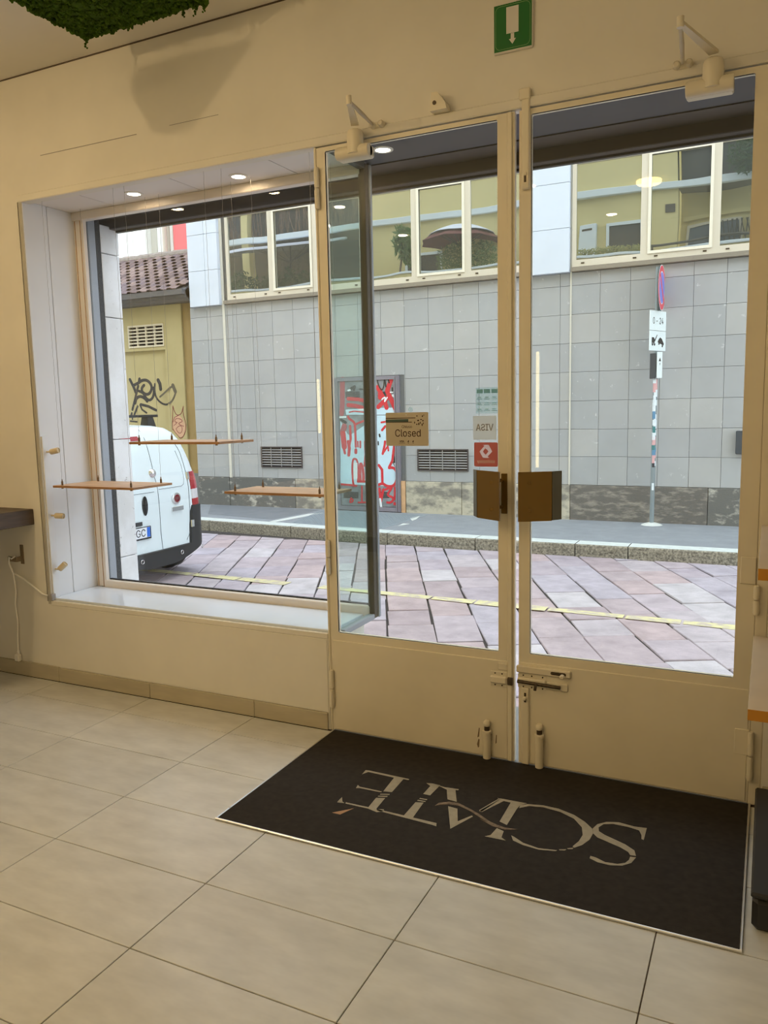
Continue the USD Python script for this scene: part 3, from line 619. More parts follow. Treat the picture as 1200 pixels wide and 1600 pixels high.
for j, z in enumerate((1.541, 1.515, 1.492, 1.468)):
    for i in range(3):
        x = 0.706 + i*0.031
        if j == 0: mb.box((x, 0.0081, z - .008), (x + .026, 0.0087, z + .008))
        else:
            for q in range(2): mb.box((x + q*.004, 0.0081, z - .006 + q*.006), (x + .024 - q*.005, 0.0087, z - .004 + q*.007))
part(t, 'print', mb, 'sticker_teal')

# hanging display shelves
def hang_shelf(label, x0, x1, y0, y1, z, ends):
    t = thing('hanging_shelf', label, 'shelf', ((x0+x1)/2, (y0+y1)/2, z), 'wire-hung wooden shelves in the display window')
    b = part(t, 'board', MB().box((x0, y0, z - 0.012), (x1, y1, z), 0.0015), 'wood_board')
    part(b, 'board_edge', MB().box((x0 + .001, y0 - .0012, z - 0.0115), (x1 - .001, y0, z - .0005)).box((x1, y0 + .001, z - 0.0115), (x1 + .0012, y1 - .001, z - .0005)), 'wood_edge')
    for (x, y) in ends:
        part(t, 'wire', MB().tube([(x, y, z), (x, y, 1.6), (x, y, 2.598)], 0.0007, 5), 'steel_wire', smooth=True)
        g = part(t, 'grip', MB().lathe([(0, 0), (0.0055, 0), (0.0055, 0.020), (0.003, 0.023), (0.002, 0.034), (0, 0.034)], (x, y, z), Z3, 12), 'grip_metal', smooth=40)
        part(g, 'grip_nut', MB().lathe([(0, 0), (0.006, 0), (0.006, 0.006), (0, 0.006)], (x, y, z - 0.018), Z3, 10), 'grip_metal', smooth=40)
    return t
def corners(x0, x1, y0, y1): return [(x0 + .05, y0 + .02), (x1 - .03, y0 + .02), (x1 - .05, y1 - .03), (x0 + .06, y1 - .03)]
for lab, x0, x1, y0, y1, z in (('wooden hanging shelf nearest the white cheek, lower left of the three', -1.72, -1.150, 0.012, 0.31, 1.104), ('highest hanging wooden shelf, in front of the white van', -1.160, -0.595, 0.015, 0.30, 1.339), ('wooden hanging shelf beside the left door, in front of the ribbed pavement', -0.58, -0.03, 0.02, 0.29, 1.101)):
    hang_shelf(lab, x0, x1, y0, y1, z, corners(x0, x1, y0, y1))

# recessed downlights
def downlight(label, x, y, z, power, r=0.034, col=(1.0, 0.80, 0.52)):
    t = thing('downlight', label, 'lamp', (x, y, z), 'recessed downlights')
    part(t, 'rim', MB().lathe([(r, -0.004), (r + 0.012, -0.003), (r + 0.013, 0.0), (r, 0.0)], (x, y, z), Z3, 28), 'downlight_rim', smooth=40)
    part(t, 'lens', MB().lathe([(0, -0.0035), (r, -0.0030), (r, -0.001), (0, -0.001)], (x, y, z), Z3, 28), 'lamp_glow', label='glowing lens')
    L = UsdLux.DiskLight.Define(stage, t + '/light'); L.CreateRadiusAttr(r*0.9); L.CreateIntensityAttr(power); L.CreateColorAttr(Gf.Vec3f(*col))
    L.AddTranslateOp().Set(Gf.Vec3d(0, 0, -0.008))
    return t
WARM = (1.0, 0.71, 0.36)
downlight('recessed downlight in the display soffit nearest the white cheek', -1.20, 0.20, 2.598, 55, col=(1.0, 0.72, 0.44))
downlight('recessed downlight in the middle of the display soffit', -0.56, 0.218, 2.598, 55, col=(1.0, 0.72, 0.44))
downlight('recessed downlight in the dark vestibule soffit behind the left closer', 0.205, 0.225, 2.605, 30)
# ceiling spots of the room, out of the picture; they give the warm light
for i, (x, y, pw) in enumerate(((-1.75, -1.25, 300), (-0.2, -1.5, 250), (-1.6, -3.1, 180), (0.0, -3.3, 320), (1.7, -2.4, 110), (-1.6, -4.4, 180), (0.4, -4.6, 200))):
    downlight(('front left', 'front middle', 'middle left', 'central', 'middle right', 'rear left', 'rear middle')[i] + ' ceiling spot of the shop', x, y, ZC, pw, 0.05, WARM)
t = thing('ceiling_lamp', 'round amber ceiling lamp whose reflection floats in the right door glass', 'lamp', (0.855, -3.62, 3.2))
part(t, 'shade', MB().lathe([(0, -0.035), (0.085, -0.032), (0.095, -0.02), (0.095, -0.004), (0, -0.004)], (0.855, -3.62, 3.2), Z3, 32), 'disc_glow')
part(t, 'base', MB().lathe([(0, -0.004), (0.10, -0.004), (0.10, 0), (0, 0)], (0.855, -3.62, 3.2), Z3, 32), 'downlight_rim')
def strip_lamp(label, lo, hi, base_lo, base_hi):
    t = thing('strip_lamp', label, 'lamp', (np.array(lo)+np.array(hi))/2*[1, 1, 0])
    part(t, 'tube', MB().box(lo, hi, 0.006), 'strip_glow'); part(t, 'channel', MB().box(base_lo, base_hi, 0.002), 'aluminium')
strip_lamp('upright light strip on the back wall, reflected in the right door', (-0.425, -5.085, 0.80), (-0.392, -5.07, 2.03), (-0.44, -5.10, 0.78), (-0.375, -5.085, 2.05))
strip_lamp('upright light strip on the left wall, reflected in the display window', (-2.885, -4.14, 1.22), (-2.87, -4.095, 1.83), (-2.90, -4.15, 1.20), (-2.885, -4.085, 1.85))

# small spots on the cheek's light rail
t = thing('light_rail', 'white upright light rail with three little beige spots on the window cheek', 'lamp', (-1.80, 0.04, 0.5))
part(t, 'rail', MB().box((-1.778, 0.006, 0.475), (-1.768, 0.050, 1.37), 0.002), 'white_board')
part(t, 'cable_end', MB().box((-1.790, -0.012, 0.463), (-1.765, 0.018, 0.500), 0.003), 'joint_grey')
for z, d in ((1.285, (0.8, 0.25, 0.16)), (0.935, (0.9, 0.3, -0.05)), (0.635, (0.55, 0.3, 0.55))):
    o = np.array([-1.769, 0.030, z]); d = np.array(d)/np.linalg.norm(d)
    e = o + [0.030, 0.0, 0.0]
    h = part(t, 'spot_head', MB().lathe([(0, 0), (0.014, 0.0), (0.016, 0.004), (0.016, 0.048), (0.013, 0.050), (0.012, 0.044), (0, 0.044)], e, d, 18), 'spot_beige', smooth=40)
    part(h, 'spot_stem', MB().tube([o, o + [0.016, 0, 0.0], e + d*0.006], 0.005, 8), 'spot_beige', smooth=True)

# moss panel
t = thing('moss_panel', 'dark green preserved moss panel hanging under the ceiling', 'moss panel', (-0.72, -0.6, 3.10))
c0 = at(133, 60, 'z', 3.135); mx0, my1 = float(c0[0]), float(c0[1]); mx1 = float(at(330, 8, 'z', 3.135)[0])
part(t, 'panel', MB().box((mx0 + 0.01, my1 - 0.85, 3.145), (mx1, my1 - 0.01, ZC - 0.001), 0.004), 'moss')
mr = np.random.default_rng(11); ico = trimesh.creation.icosphere(subdivisions=1, radius=1.0); mb = MB()
for k in range(2600):
    e = mr.random()
    if e < 0.55: p = [mr.uniform(mx0, mx1), mr.uniform(my1 - 0.85, my1), 3.143]
    elif e < 0.8: p = [mr.uniform(mx0, mx1), my1, mr.uniform(3.135, 3.18)]
    else: p = [mx0, mr.uniform(my1 - 0.85, my1), mr.uniform(3.135, 3.18)]
    r = mr.uniform(0.006, 0.013); v = ico.vertices*(1 + mr.uniform(-0.35, 0.35, (len(ico.vertices), 1)))*r*mr.uniform(0.7, 1.3, 3) + p
    mb.add(trimesh.Trimesh(v, ico.faces, process=False))
for (x, y, L) in ((mx0 + 0.01, my1 - 0.005, 0.045), (mx0 + 0.06, my1 - 0.2, 0.02), (mx1 - .02, my1, .035), (mx1 - .06, my1, .04), (mx1 - .12, my1, .03), (mx0 + .25, my1, .018), (mx0 + .16, my1, .016)):
    for q in range(6):
        p = np.array([x + mr.uniform(-.008, .008), y + mr.uniform(-.006, .006), 3.135 - L*q/5]); r = 0.008*(1 - q*0.11)
        mb.add(trimesh.Trimesh(ico.vertices*(1 + mr.uniform(-0.35, 0.35, (len(ico.vertices), 1)))*r + p, ico.faces, process=False))
part(t, 'moss_tufts', mb, 'moss', kind='stuff')

# counter at the left, its hook and cable
t = thing('counter', 'dark wooden counter board along the left wall', 'counter', (-2.4, -1.2, 0.88))
part(t, 'worktop', MB().box((XL + .001, -2.6, 0.885), (-1.868, -0.001, 0.972), 0.003), 'counter_wood')
part(t, 'bracket', MB().box((-2.86, -0.6, 0.60), (-2.83, -0.55, 0.885)).box((-2.88, -0.6, 0.85), (-2.2, -0.55, 0.885)), 'dark_metal')
t = thing('wall_hook', 'small brown metal hook on the wall under the counter', 'hook', (-1.985, 0.0, 0.66))
part(t, 'back_plate', MB().box((-2.000, -0.004, 0.655), (-1.972, 0, 0.765), 0.002), 'hook_brown')
part(t, 'arm', MB().box((-2.06, -0.040, 0.672), (-1.99, -0.034, 0.700), 0.002).box((-1.996, -0.040, 0.672), (-1.988, 0, 0.700), 0.002), 'hook_brown')
t = thing('power_cable', 'white power cable looped over the wall hook, trailing to the window cheek', 'cable', (-2.05, 0, 0.1))
part(t, 'cord', MB().tube([(-2.07, -0.012, 0.10), (-2.066, -0.012, 0.20), (-2.056, -0.010, 0.32), (-2.062, -0.012, 0.42), (-2.038, -0.02, 0.50), (-2.040, -0.025, 0.60), (-2.052, -0.038, 0.66), (-2.040, -0.045, 0.702), (-2.02, -0.046, 0.69), (-1.998, -0.040, 0.705)], 0.005, 8), 'cable_white', smooth=True)
part(t, 'cord', MB().tube([(-2.038, -0.022, 0.60), (-1.97, -0.016, 0.572), (-1.90, -0.014, 0.535), (-1.835, -0.012, 0.497), (-1.80, -0.006, 0.490)], 0.005, 8), 'cable_white', smooth=True)
part(t, 'plug', MB().box((-2.088, -0.030, 0.083), (-2.052, -0.003, 0.125), 0.006).cyl((-2.07, -0.012, 0.12), (-2.07, -0.012, 0.145), 0.008, 10), 'cable_white')

# shelf rack and case at the right
t = thing('shelf_rack', 'pale shelf rack with orange-brown edges at the right of the doors', 'shelf', (2.1, -0.4, 0))
for z, y0, xl in ((0.652, -0.79, 1.752), (1.050, -0.84, 1.764), (1.45, -0.84, 1.80)):
    b = part(t, 'shelf_board', MB().box((xl, y0, z - 0.030), (2.5, -0.035, z), 0.001), 'shelf_laminate')
    part(b, 'shelf_edge', MB().box((xl, y0 - 0.003, z - 0.030), (2.5, y0, z)), 'shelf_edge')
part(t, 'upright', MB().box((2.30, -0.70, 0), (2.33, -0.05, 2.0), 0.002), 'shelf_laminate')
part(t, 'upright', MB().box((2.46, -0.70, 0), (2.49, -0.05, 2.0), 0.002), 'shelf_laminate')
t = thing('storage_case', 'low black plastic case on the floor right of the mat', 'case', (2.0, -0.4, 0))
part(t, 'body', MB().box((1.782, -0.775, 0.0), (2.20, -0.10, 0.10), 0.015), 'black_plastic')
part(t, 'lid', MB().box((1.778, -0.780, 0.100), (2.205, -0.095, 0.118), 0.006), 'black_plastic')

# added bulb and wedge-shaped blocker, unseen, shaped to cast the shadow over the window
LB = np.array([-1.6, -2.9, 3.0])
t = thing('added_bulb', 'small unseen bulb added to throw the shadow over the window', 'lamp', LB)
part(t, 'bulb', MB().add(trimesh.Trimesh(trimesh.creation.icosphere(2, 0.012).vertices + LB, trimesh.creation.icosphere(2, 0.012).faces)), 'lamp_glow', smooth=True)
part(t, 'holder', MB().cyl(LB + [0, 0, 0.012], LB + [0, 0, 0.06], 0.014), 'black_plastic', smooth=40)
part(t, 'flex', MB().cyl(LB + [0, 0, 0.06], (LB[0], LB[1], ZC), 0.003, 8), 'black_plastic')
L = UsdLux.SphereLight.Define(stage, t + '/light'); L.CreateRadiusAttr(0.013); L.CreateIntensityAttr(6000); L.CreateColorAttr(Gf.Vec3f(*WARM))
t = thing('shadow_blocker', 'wedge-shaped cream shadow blocker added unseen under the shop ceiling', 'shadow_blocker', (-1.3, -1.8, 2.85))
q = [LB + (np.array([x, 0, z]) - LB)*(1.1/2.9) for x, z in ((-0.95, 3.09), (-0.29, 3.075), (-0.66, 2.76), (-0.82, 2.765), (-0.95, 2.97))]  # blocker outline projected back from the wanted wall shadow
part(t, 'cabinet', MB().hull([p + [0, d, 0] for p in q for d in (0, -0.004)] + [p*[1, 1, 1] + (p - q[3])*[-.1, 0, -.1] + [0, 0.10, 0.0] for p in q]), 'enamel')
part(t, 'hanger', MB().cyl((q[0] + q[1])/2 + [0, .05, -.01], ((q[0] + q[1])/2 + [0, .05, 0])*[1, 1, 0] + [0, 0, ZC], 0.004, 8), 'steel_wire')
# ================================================================== THE STREET
ZS, ZP, YK, YF = -0.36, -0.21, 6.58, 8.69      # street, pavement, kerb front, facade
s = structure('street', 'street of pinkish granite slabs laid on the slant', (0, 3.5, ZS))
part(s, 'bed', MB().box((-22, 0.5, ZS - 0.3), (14, 9.2, ZS - 0.014)), 'paver_joint')
CLR = {}
th = math.atan(0.487); ux = np.array([math.cos(th), math.sin(th)]); uy = np.array([-math.sin(th), math.cos(th)])
S = [-6.75, -6.38, -6.02, -5.63, -5.25, -4.88, -4.5, -4.12, -3.76, -3.4, -3.02, -2.65, -2.28, -1.91, -1.57, -1.21, -0.84, -0.46, -0.10, 0.262, 0.655, 1.03, 1.46, 1.83, 2.25, 2.62, 2.99, 3.41, 3.75, 4.12, 4.5, 4.9, 5.3, 5.7]
clip = sbox(-9.0, 0.96, 4.2, YK); far = MB(); nslab = 0
pr_ = random.Random(21)
for a, b in zip(S, S[1:]):
    t0 = -2.0 + pr_.uniform(0, 0.5)
    while t0 < 12:
        L = pr_.choice([0.42, 0.5, 0.58, 0.64, 0.7, 0.8]); t1 = t0 + L
        g = 0.0075; j = lambda: pr_.uniform(-0.009, 0.009)
        q = Polygon([tuple(ux*(a + g + j()) + uy*(t0 + g + j())), tuple(ux*(b - g + j()) + uy*(t0 + g + j())), tuple(ux*(b - g + j()) + uy*(t1 - g + j())), tuple(ux*(a + g + j()) + uy*(t1 - g + j()))])
        t0 = t1; q = q.intersection(clip)
        if q.is_empty or q.area < 0.01 or q.geom_type != 'Polygon': continue
        c = q.centroid; near = -6.3 < c.x < 2.6 and c.y > 1.6
        z = ZS + pr_.uniform(-0.006, 0.005)
        top = q.buffer(-0.007)
        if top.is_empty or top.geom_type != 'Polygon': continue
        # a slab with softened upper edge
        co = np.array(q.exterior.coords)[:-1]; ct = co + (np.array([c.x, c.y]) - co)*0.022; n = len(co)
        v = np.vstack([np.c_[co, np.full(n, z - 0.08)], np.c_[co, np.full(n, z - 0.006)], np.c_[ct, np.full(n, z + 0.0)]])
        mm = trimesh.convex.convex_hull(v)
        if near and nslab < 296: part(s, 'paving_slab', mm, 'paver_' + 'aabbcddeefgghh'[pr_.randrange(14)]); nslab += 1
        else: far.add(mm)
part(s, 'outlying_slabs', far, 'paver_a', kind='stuff')
yl = MB(); ys = lambda x: 3.93 - 0.025*(x + 1.0)
x = -5.2
while x < 3.5:
    L = pr_.uniform(0.35, 0.7); w0, w1 = pr_.uniform(0.055, 0.085), pr_.uniform(0.055, 0.085)
    if pr_.random() < 0.96: yl.prism(Polygon([(x, ys(x) - w0), (x + L - .02, ys(x + L) - w1), (x + L - .02, ys(x + L) + w1), (x, ys(x) + w0)]).buffer(0.012).buffer(-0.012), (0, 0, ZS + 0.0052), X3, Y3, 0.002)
    x += L
part(s, 'painted_line', yl, 'yellow_line', label='worn yellow line painted across the slabs')

def kline(x): return YK if x > -2.5 else YK + (-2.5 - x)*0.085
s = structure('kerb', 'pale granite kerb stones edging the far pavement', (0, YK, ZS))
ke = [-12, -10.2, -8.6, -6.9, -5.35, -3.9, -2.55, -1.25, 0.0, 0.85, 2.2, 3.5, 5.0]
ke = [-12, -9.9, -8.1, -6.15, -4.5, -2.9, -0.755, -0.02 + 0.04, 0.60, 2.3, 4.0, 6.0]
ke = [-12, -9.9, -8.1, -6.15, -4.55, -2.9, -1.62, -0.33, 0.30, 2.1, 4.0, 6.0]
for a, b in zip(ke, ke[1:]):
    g = 0.006
    v = []
    for x in (a + g, b - g):
        y = kline(x); v += [(x, y, ZS - 0.05), (x, y, ZP - 0.012), (x, y + 0.012, ZP), (x, y + 0.27, ZP), (x, y + 0.27, ZS - 0.05)]
    k = part(s, 'kerb_stone', MB().hull(v), 'kerb_face')
    part(k, 'pale_top', MB().hull([(x, kline(x) + o, z) for x in (a + g, b - g) for o, z in ((0.014, ZP - 0.001), (0.262, ZP - 0.001), (0.014, ZP + 0.0022), (0.262, ZP + 0.0022))]), 'kerb_top')  # paler sheet laid over the upper face of the stone
s = structure('sidewalk', 'grey asphalt pavement under the tiled building', (0, 7.7, ZP))
slab = sbox(-14, YK + 0.27, 6.5, 9.2).difference(Polygon([(-14, 6), (-2.5, YK + 0.27), (-14, YK + 0.27 + 11.5*0.085)]))
part(s, 'asphalt', MB().prism(slab, (0, 0, ZS), X3, Y3, ZP - ZS), 'asphalt')
def gp(px): return Polygon([tuple(at(u, v, 'z', ZP)[:2]) for u, v in px]).intersection(slab)
part(s, 'dark_asphalt', MB().prism(gp([(330, 788), (500, 797), (425, 812), (325, 803)]), (0, 0, ZP), X3, Y3, 0.002), 'asphalt_dark')
part(s, 'ribbed_paving', MB().prism(gp([(500, 798), (668, 805), (598, 826), (452, 818)]), (0, 0, ZP), X3, Y3, 0.003), 'asphalt_ribbed')
rb = MB(); P0, P1, Q0, Q1 = (at(*q, 'z', ZP) for q in ((502, 798), (662, 805), (456, 817), (597, 825)))
for k in range(46):
    f = (k + .5)/46; a_, b_ = P0 + (P1 - P0)*f, Q0 + (Q1 - Q0)*f; d = (b_ - a_); n = np.array([-d[1], d[0], 0]); n *= 0.010/np.linalg.norm(n)
    rb.hull([p + sgn*n*w + [0, 0, z] for p in (a_, b_) for sgn in (-1, 1) for w, z in ((1, 0.002), (0.6, 0.008))])
part(s, 'rib', rb, 'asphalt_ribbed', kind='stuff', label='fine raised ribs of tactile paving')
for px in ([(426, 814), (400, 821), (452, 812), (510, 801), (482, 803)], [(640, 810), (658, 805), (650, 812), (644, 814)], [(630, 818), (622, 822), (640, 819)]):
    part(s, 'paint_patch', MB().prism(gp(px), (0, 0, ZP + 0.001), X3, Y3, 0.003), 'patch_white')

# ------------------------------------------------------------------ tiled building across the street
bld = thing('tiled_building', 'grey stone-tiled building with a band of wide windows across the street', 'building', (-3.0, YF, ZP))
TW, R0 = 0.4145, 0.309
X0F, X1F = -7.78, 3.9
part(bld, 'core', MB().box((X0F, YF + 0.012, ZS), (9, YF + 0.5, 9.5)), 'tile_joint')
vents = [sbox(-6.352, 0.495, -5.498, 0.865), sbox(-3.33, 0.480, -2.46, 0.830)]
cabx = sbox(-4.80, -1, -3.54, 2.02)
rows = [0.309, 0.726, 1.127, 1.5375, 1.9535, 2.366, 2.7746, 3.18, 3.36]
colsL = [X0F, -7.40, -7.03] + [-7.0, -6.842] + [-6.842 + TW*k for k in range(1, 15)] + [-0.885]
cols = sorted(set([round(c, 3) for c in colsL if c < -0.95] + [-0.89] + [round(-0.883 + 0.4135*k, 3) for k in range(1, 12)]))
tr = random.Random(4)
for i, (a, b) in enumerate(zip(cols, cols[1:])):
    for j, (z0, z1) in enumerate(zip(rows, rows[1:])):
        q = sbox(a + .002, z0 + .002, b - .002, z1 - .002)
        if b - a < 0.03: continue
        r = q.difference(unary_union(vents + [cabx]))
        if r.is_empty or r.area < 0.002: continue
        off = tr.uniform(0, 0.0025); mt = 'wall_tile_' + 'abcde'[tr.randrange(5)]
        if r.equals(q): part(bld, 'wall_tile', MB().box((a + .002, YF + off, z0 + .002), (b - .002, YF + .03, z1 - .002), 0.002), mt)
        else: part(bld, 'wall_tile', MB().prism(r, (0, YF + 0.03, 0), X3, Z3, 0.03 - off), mt)
    if a > X1F: break
part(bld, 'plain_wall', MB().box((cols[-1], YF, ZP), (9, YF + .03, 3.36)), 'wall_tile_b')
pe = [X0F + 0.02, -7.055, -5.653, -4.80]
for a, b in list(zip(pe, pe[1:])) + [(-3.54, -2.573), (-2.573, -0.867), (-0.867, 1.031), (1.031, 2.8), (2.8, 4.6), (4.6, 9)]:
    part(bld, 'plinth_block', MB().box((a + .003, YF - 0.022, ZP - 0.05), (b - .003, YF + .02, R0 - 0.004), 0.006), 'plinth_peeled' if -3.6 < a < -1 or -5.8 < a < -5 else ('plinth_dark' if a < -5 or a > 1 else 'plinth_brown'))
part(bld, 'orange_board', MB().box((-3.62, YF - 0.03, ZP), (-3.545, YF, R0), 0.003), 'board_orange', label='bare orange board beside the sprayed cabinet')
part(bld, 'cover_strip', MB().box((-7.045, YF - 0.018, ZP), (-6.995, YF, 9)), 'cover_strip')
part(bld, 'cover_strip', MB().box((-0.895, YF - 0.010, R0), (-0.872, YF, 9)), 'cover_strip')
for vx0, vz0, vx1, vz1 in (v.bounds for v in vents):
    g = part(bld, 'vent_grille', MB().prism(sbox(vx0, vz0, vx1, vz1).difference(sbox(vx0+.02, vz0+.018, vx1-.02, vz1-.018)), (0, YF + .03, 0), X3, Z3, 0.045), 'vent_frame')
    part(g, 'vent_back', MB().box((vx0, YF + .004, vz0), (vx1, YF + .011, vz1)), 'vent_dark')
    for k in range(7):
        z = vz0 + .03 + (vz1 - vz0 - .06)*(k + .5)/7
        part(g, 'slat', MB().hull([(x, y, z + dz) for x in (vx0 + .02, vx1 - .02) for y, dz in ((YF - .008, -.012), (YF - .008, -.007), (YF + .006, .004), (YF + .006, .009))]), 'vent_slat')
    for k in (1, 2, 3): part(g, 'bar', MB().box((vx0 + (vx1 - vx0)*k/4 - .006, YF - .012, vz0 + .02), (vx0 + (vx1 - vx0)*k/4 + .006, YF - .002, vz1 - .02)), 'vent_slat')
# pale blue panels standing proud beside the windows
for x0, x1, split in ((-7.70, -7.045, -7.33), (-1.45, -0.893, None)):
    zz = [3.36, 3.973, 4.593, 5.21, 5.83, 6.45, 7.07]
    for a, b in zip(zz, zz[1:]):
        for c, d in (((x0, split), (split, x1)) if split else ((x0, x1),)):
            part(bld, 'blue_panel', MB().box((c + .002, YF - 0.09, a + .002), (d - .002, YF + .01, b - .002), 0.004), 'panel_blue')
    part(bld, 'panel_backing', MB().box((x0 + .01, YF - 0.06, 3.37), (x1 - .01, YF + 0.012, 9)), 'joint_grey')
part(bld, 'window_spandrel', MB().box((-6.93, YF - 0.03, 4.93), (-1.46, YF + .02, 9.4)).box((-0.87, YF - 0.03, 4.93), (9, YF + .02, 9.4)), 'wall_tile_d')
for a, b in ((-6.975, -1.455), (-0.868, 9.0)):
    part(bld, 'window_sill', MB().box((a, YF - 0.075, 3.365), (b, YF + .02, 3.428), 0.004), 'sill_brown')
def bay(edges, sashes, x_end):
    for k, (a, b) in enumerate(zip(edges, edges[1:])):
        fr = sbox(a, 3.428, b, 4.93).difference(sbox(a + .055, 3.525, b - .055, 4.83))
        f = part(bld, 'window_frame', MB().prism(fr, (0, YF + .02, 0), X3, Z3, 0.06), 'frame_cream')
        if k in sashes:
            part(f, 'sash', MB().prism(sbox(a + .04, 3.512, b - .04, 4.845).difference(sbox(a + .078, 3.55, b - .078, 4.808)), (0, YF - .035, 0), X3, Z3, 0.018), 'frame_sash')
        part(f, 'pane', MB().box((a + .05, YF - .016, 3.52), (b - .05, YF - .010, 4.835)), 'mirror_glazing')
        for x in (a + .13, b - .15): part(f, 'drain_cap', MB().box((x, YF - .046, 3.468), (x + .045, YF - .039, 3.486)), 'screw_dark')
bay([-6.905, -5.97, -5.12, -4.215, -3.31, -2.445, -1.46], {1, 4}, -1.46)
bay([-0.865, 0.125, 1.025, 1.92, 2.82, 3.72], {1, 4}, 4)

# ------------------------------------------------------------------ sprayed cabinet in the tiled wall
def on(px, y): return [tuple(at(u, v, 'y', y)[[0, 2]]) for u, v in px]
def stroke(mb, px, w, y, th=0.002, o=None):
    """a spray line: pixel path on the plane y, w = width in pixels"""
    q = on(px, y); k = (y - CAM[1])/FPX*1.05
    if len(q) > 2:
        a = np.array(q); tt = np.linspace(0, len(a) - 1, (len(a) - 1)*4 + 1); from_ = np.arange(len(a))
        from scipy.interpolate import CubicSpline
        a = np.c_[CubicSpline(from_, a[:, 0])(tt), CubicSpline(from_, a[:, 1])(tt)] if len(a) > 3 else a
        q = [tuple(p) for p in a]
    mb.flat.append((LineString(q).buffer(w*k/2, quad_segs=4).simplify(0.001), y, th)); return mb
def area(mb, px, y, th=0.002): mb.flat.append((Polygon(on(px, y)).buffer(0), y, th)); return mb
cab = thing('street_cabinet', 'steel utility cabinet covered in red and pale blue graffiti', 'cabinet', (-4.2, YF - 0.02, ZP))
YC = YF - 0.03
part(cab, 'surround', MB().prism(sbox(-4.80, -0.20, -3.625, 2.01).difference(sbox(-4.74, -0.13, -3.71, 1.95)), (0, YF + .010, 0), X3, Z3, 0.055), 'cabinet_frame')
part(cab, 'surround_rib', MB().box((-3.70, YC - 0.028, -0.2), (-3.685, YC, 2.0), 0.002).box((-3.665, YC - 0.028, -0.2), (-3.65, YC, 2.0), 0.002), 'cabinet_frame')
doors = []
for a, b in ((-4.74, -4.19), (-4.186, -3.71)):
    doors.append(part(cab, 'cabinet_door', MB().box((a + .003, YC, -0.125), (b - .003, YF + .010, 1.945), 0.004), 'cabinet_grey'))
part(cab, 'bottom_gap', MB().box((-4.74, YC + .005, -0.20), (-3.71, YF + .010, -0.13)), 'vent_dark')
for d, (u0, u1, v0, v1, n) in ((doors[0], (540, 562, 612, 622, 5)), (doors[0], (537, 560, 768, 778, 5)), (doors[1], (591, 607, 612, 621, 5)), (doors[1], (594, 608, 768, 778, 5))):
    for k in range(n):
        v = v0 + (v1 - v0)*(k + .5)/n; p, q = at(u0, v, 'y', YC), at(u1, v, 'y', YC)
        part(d, 'vent_slit', MB().box((p[0], YC - .003, p[2] - .006), (q[0], YC + .002, p[2] + .006)), 'vent_dark')
G = lambda q: [(520 + x/10, 580 + y/10) for x, y in q]
H = lambda q: [(520 + x/10, 690 + y/10) for x, y in q]
bl = MB()
area(bl, H([(118, -330), (230, -120), (330, -60), (560, -130), (660, -320), (980, -320), (990, -60), (960, 60), (930, 330), (1010, 470), (990, 640), (900, 700), (120, 660)]), YC)
area(bl, G([(200, 600), (520, 580), (960, 570), (950, 680), (520, 680), (210, 680)]), YC)
area(bl, G([(690, 690), (975, 690), (990, 1190), (690, 1190)]), YC); area(bl, G([(150, 1080), (520, 830), (520, 1190), (120, 1190)]), YC)
part(cab, 'pale_blue_paint', bl, 'spray_blue')
mb = MB()
for px, w in ((G([(150, 130), (150, 480)]), 9), (G([(150, 500), (140, 660)]), 9), (G([(180, 860), (150, 960)]), 10)): stroke(mb, px, w, YC - .0015)
part(cab, 'maroon_paint', mb, 'spray_maroon')
mb = MB(); y1 = YC - .002
for px, w in ((H([(120, 665), (300, 680), (370, 690)]), 3), (H([(340, 690), (310, 560), (310, 320), (345, 270), (380, 300), (390, 420), (395, 620)]), 3.2), (H([(430, 620), (435, 350), (470, 440), (475, 620)]), 4.5), (H([(390, 625), (540, 625)]), 3.2),
    (H([(720, 370), (770, 440), (775, 640)]), 3.4), (H([(715, 675), (790, 660), (840, 690), (930, 695), (990, 620), (1000, 500), (960, 420), (880, 410)]), 3.4), (H([(880, 400), (930, 300), (960, 60)]), 3.2), (H([(780, 190), (810, 60), (815, 0)]), 3), (H([(780, 190), (860, 70), (868, 140)]), 2.2),
    (G([(910, 130), (850, 310), (980, 590)]), 6), (G([(870, 400), (710, 560)]), 5.5), (G([(700, 250), (800, 430), (840, 570)]), 5.5), (G([(740, 300), (740, 410)]), 6),
    (G([(240, 430), (400, 440), (520, 470)]), 5.5), (G([(240, 530), (350, 540), (460, 570)]), 6), (G([(260, 640), (330, 625), (500, 640)]), 2), (G([(240, 710), (280, 760), (330, 800), (350, 900), (360, 1180)]), 3.6), (G([(350, 840), (420, 800), (500, 770), (520, 740)]), 3),
    (G([(160, 980), (180, 1180)]), 9), (G([(270, 860), (280, 1060), (250, 1200)]), 4), (H([(240, 0), (260, 100), (250, 210)]), 5), (H([(150, 0), (190, 180)]), 4), (H([(360, 130), (360, 170)]), 5), (H([(390, 0), (395, 80)]), 2.5), (H([(430, 0), (430, 90)]), 3), (H([(500, 0), (510, 200), (495, 380)]), 3),
    (H([(455, 700), (455, 940)]), 2.6), (H([(400, 950), (550, 950)]), 2.6), (H([(290, 880), (275, 950), (310, 930), (300, 900)]), 2.4), (H([(730, 740), (750, 940), (790, 750)]), 3.4), (H([(820, 750), (910, 740), (860, 830), (930, 870), (930, 930), (850, 950)]), 2.8), (H([(970, 720), (965, 900)]), 2.6), (H([(965, 965), (967, 975)]), 3.6), (G([(760, 800), (820, 790)]), 2.4), (G([(770, 920), (820, 860)]), 3)):
    stroke(mb, px, w*(1.3 if px[0][0] > 588 else 1.1), y1)
part(cab, 'red_paint', mb, 'spray_red')
mb = MB()
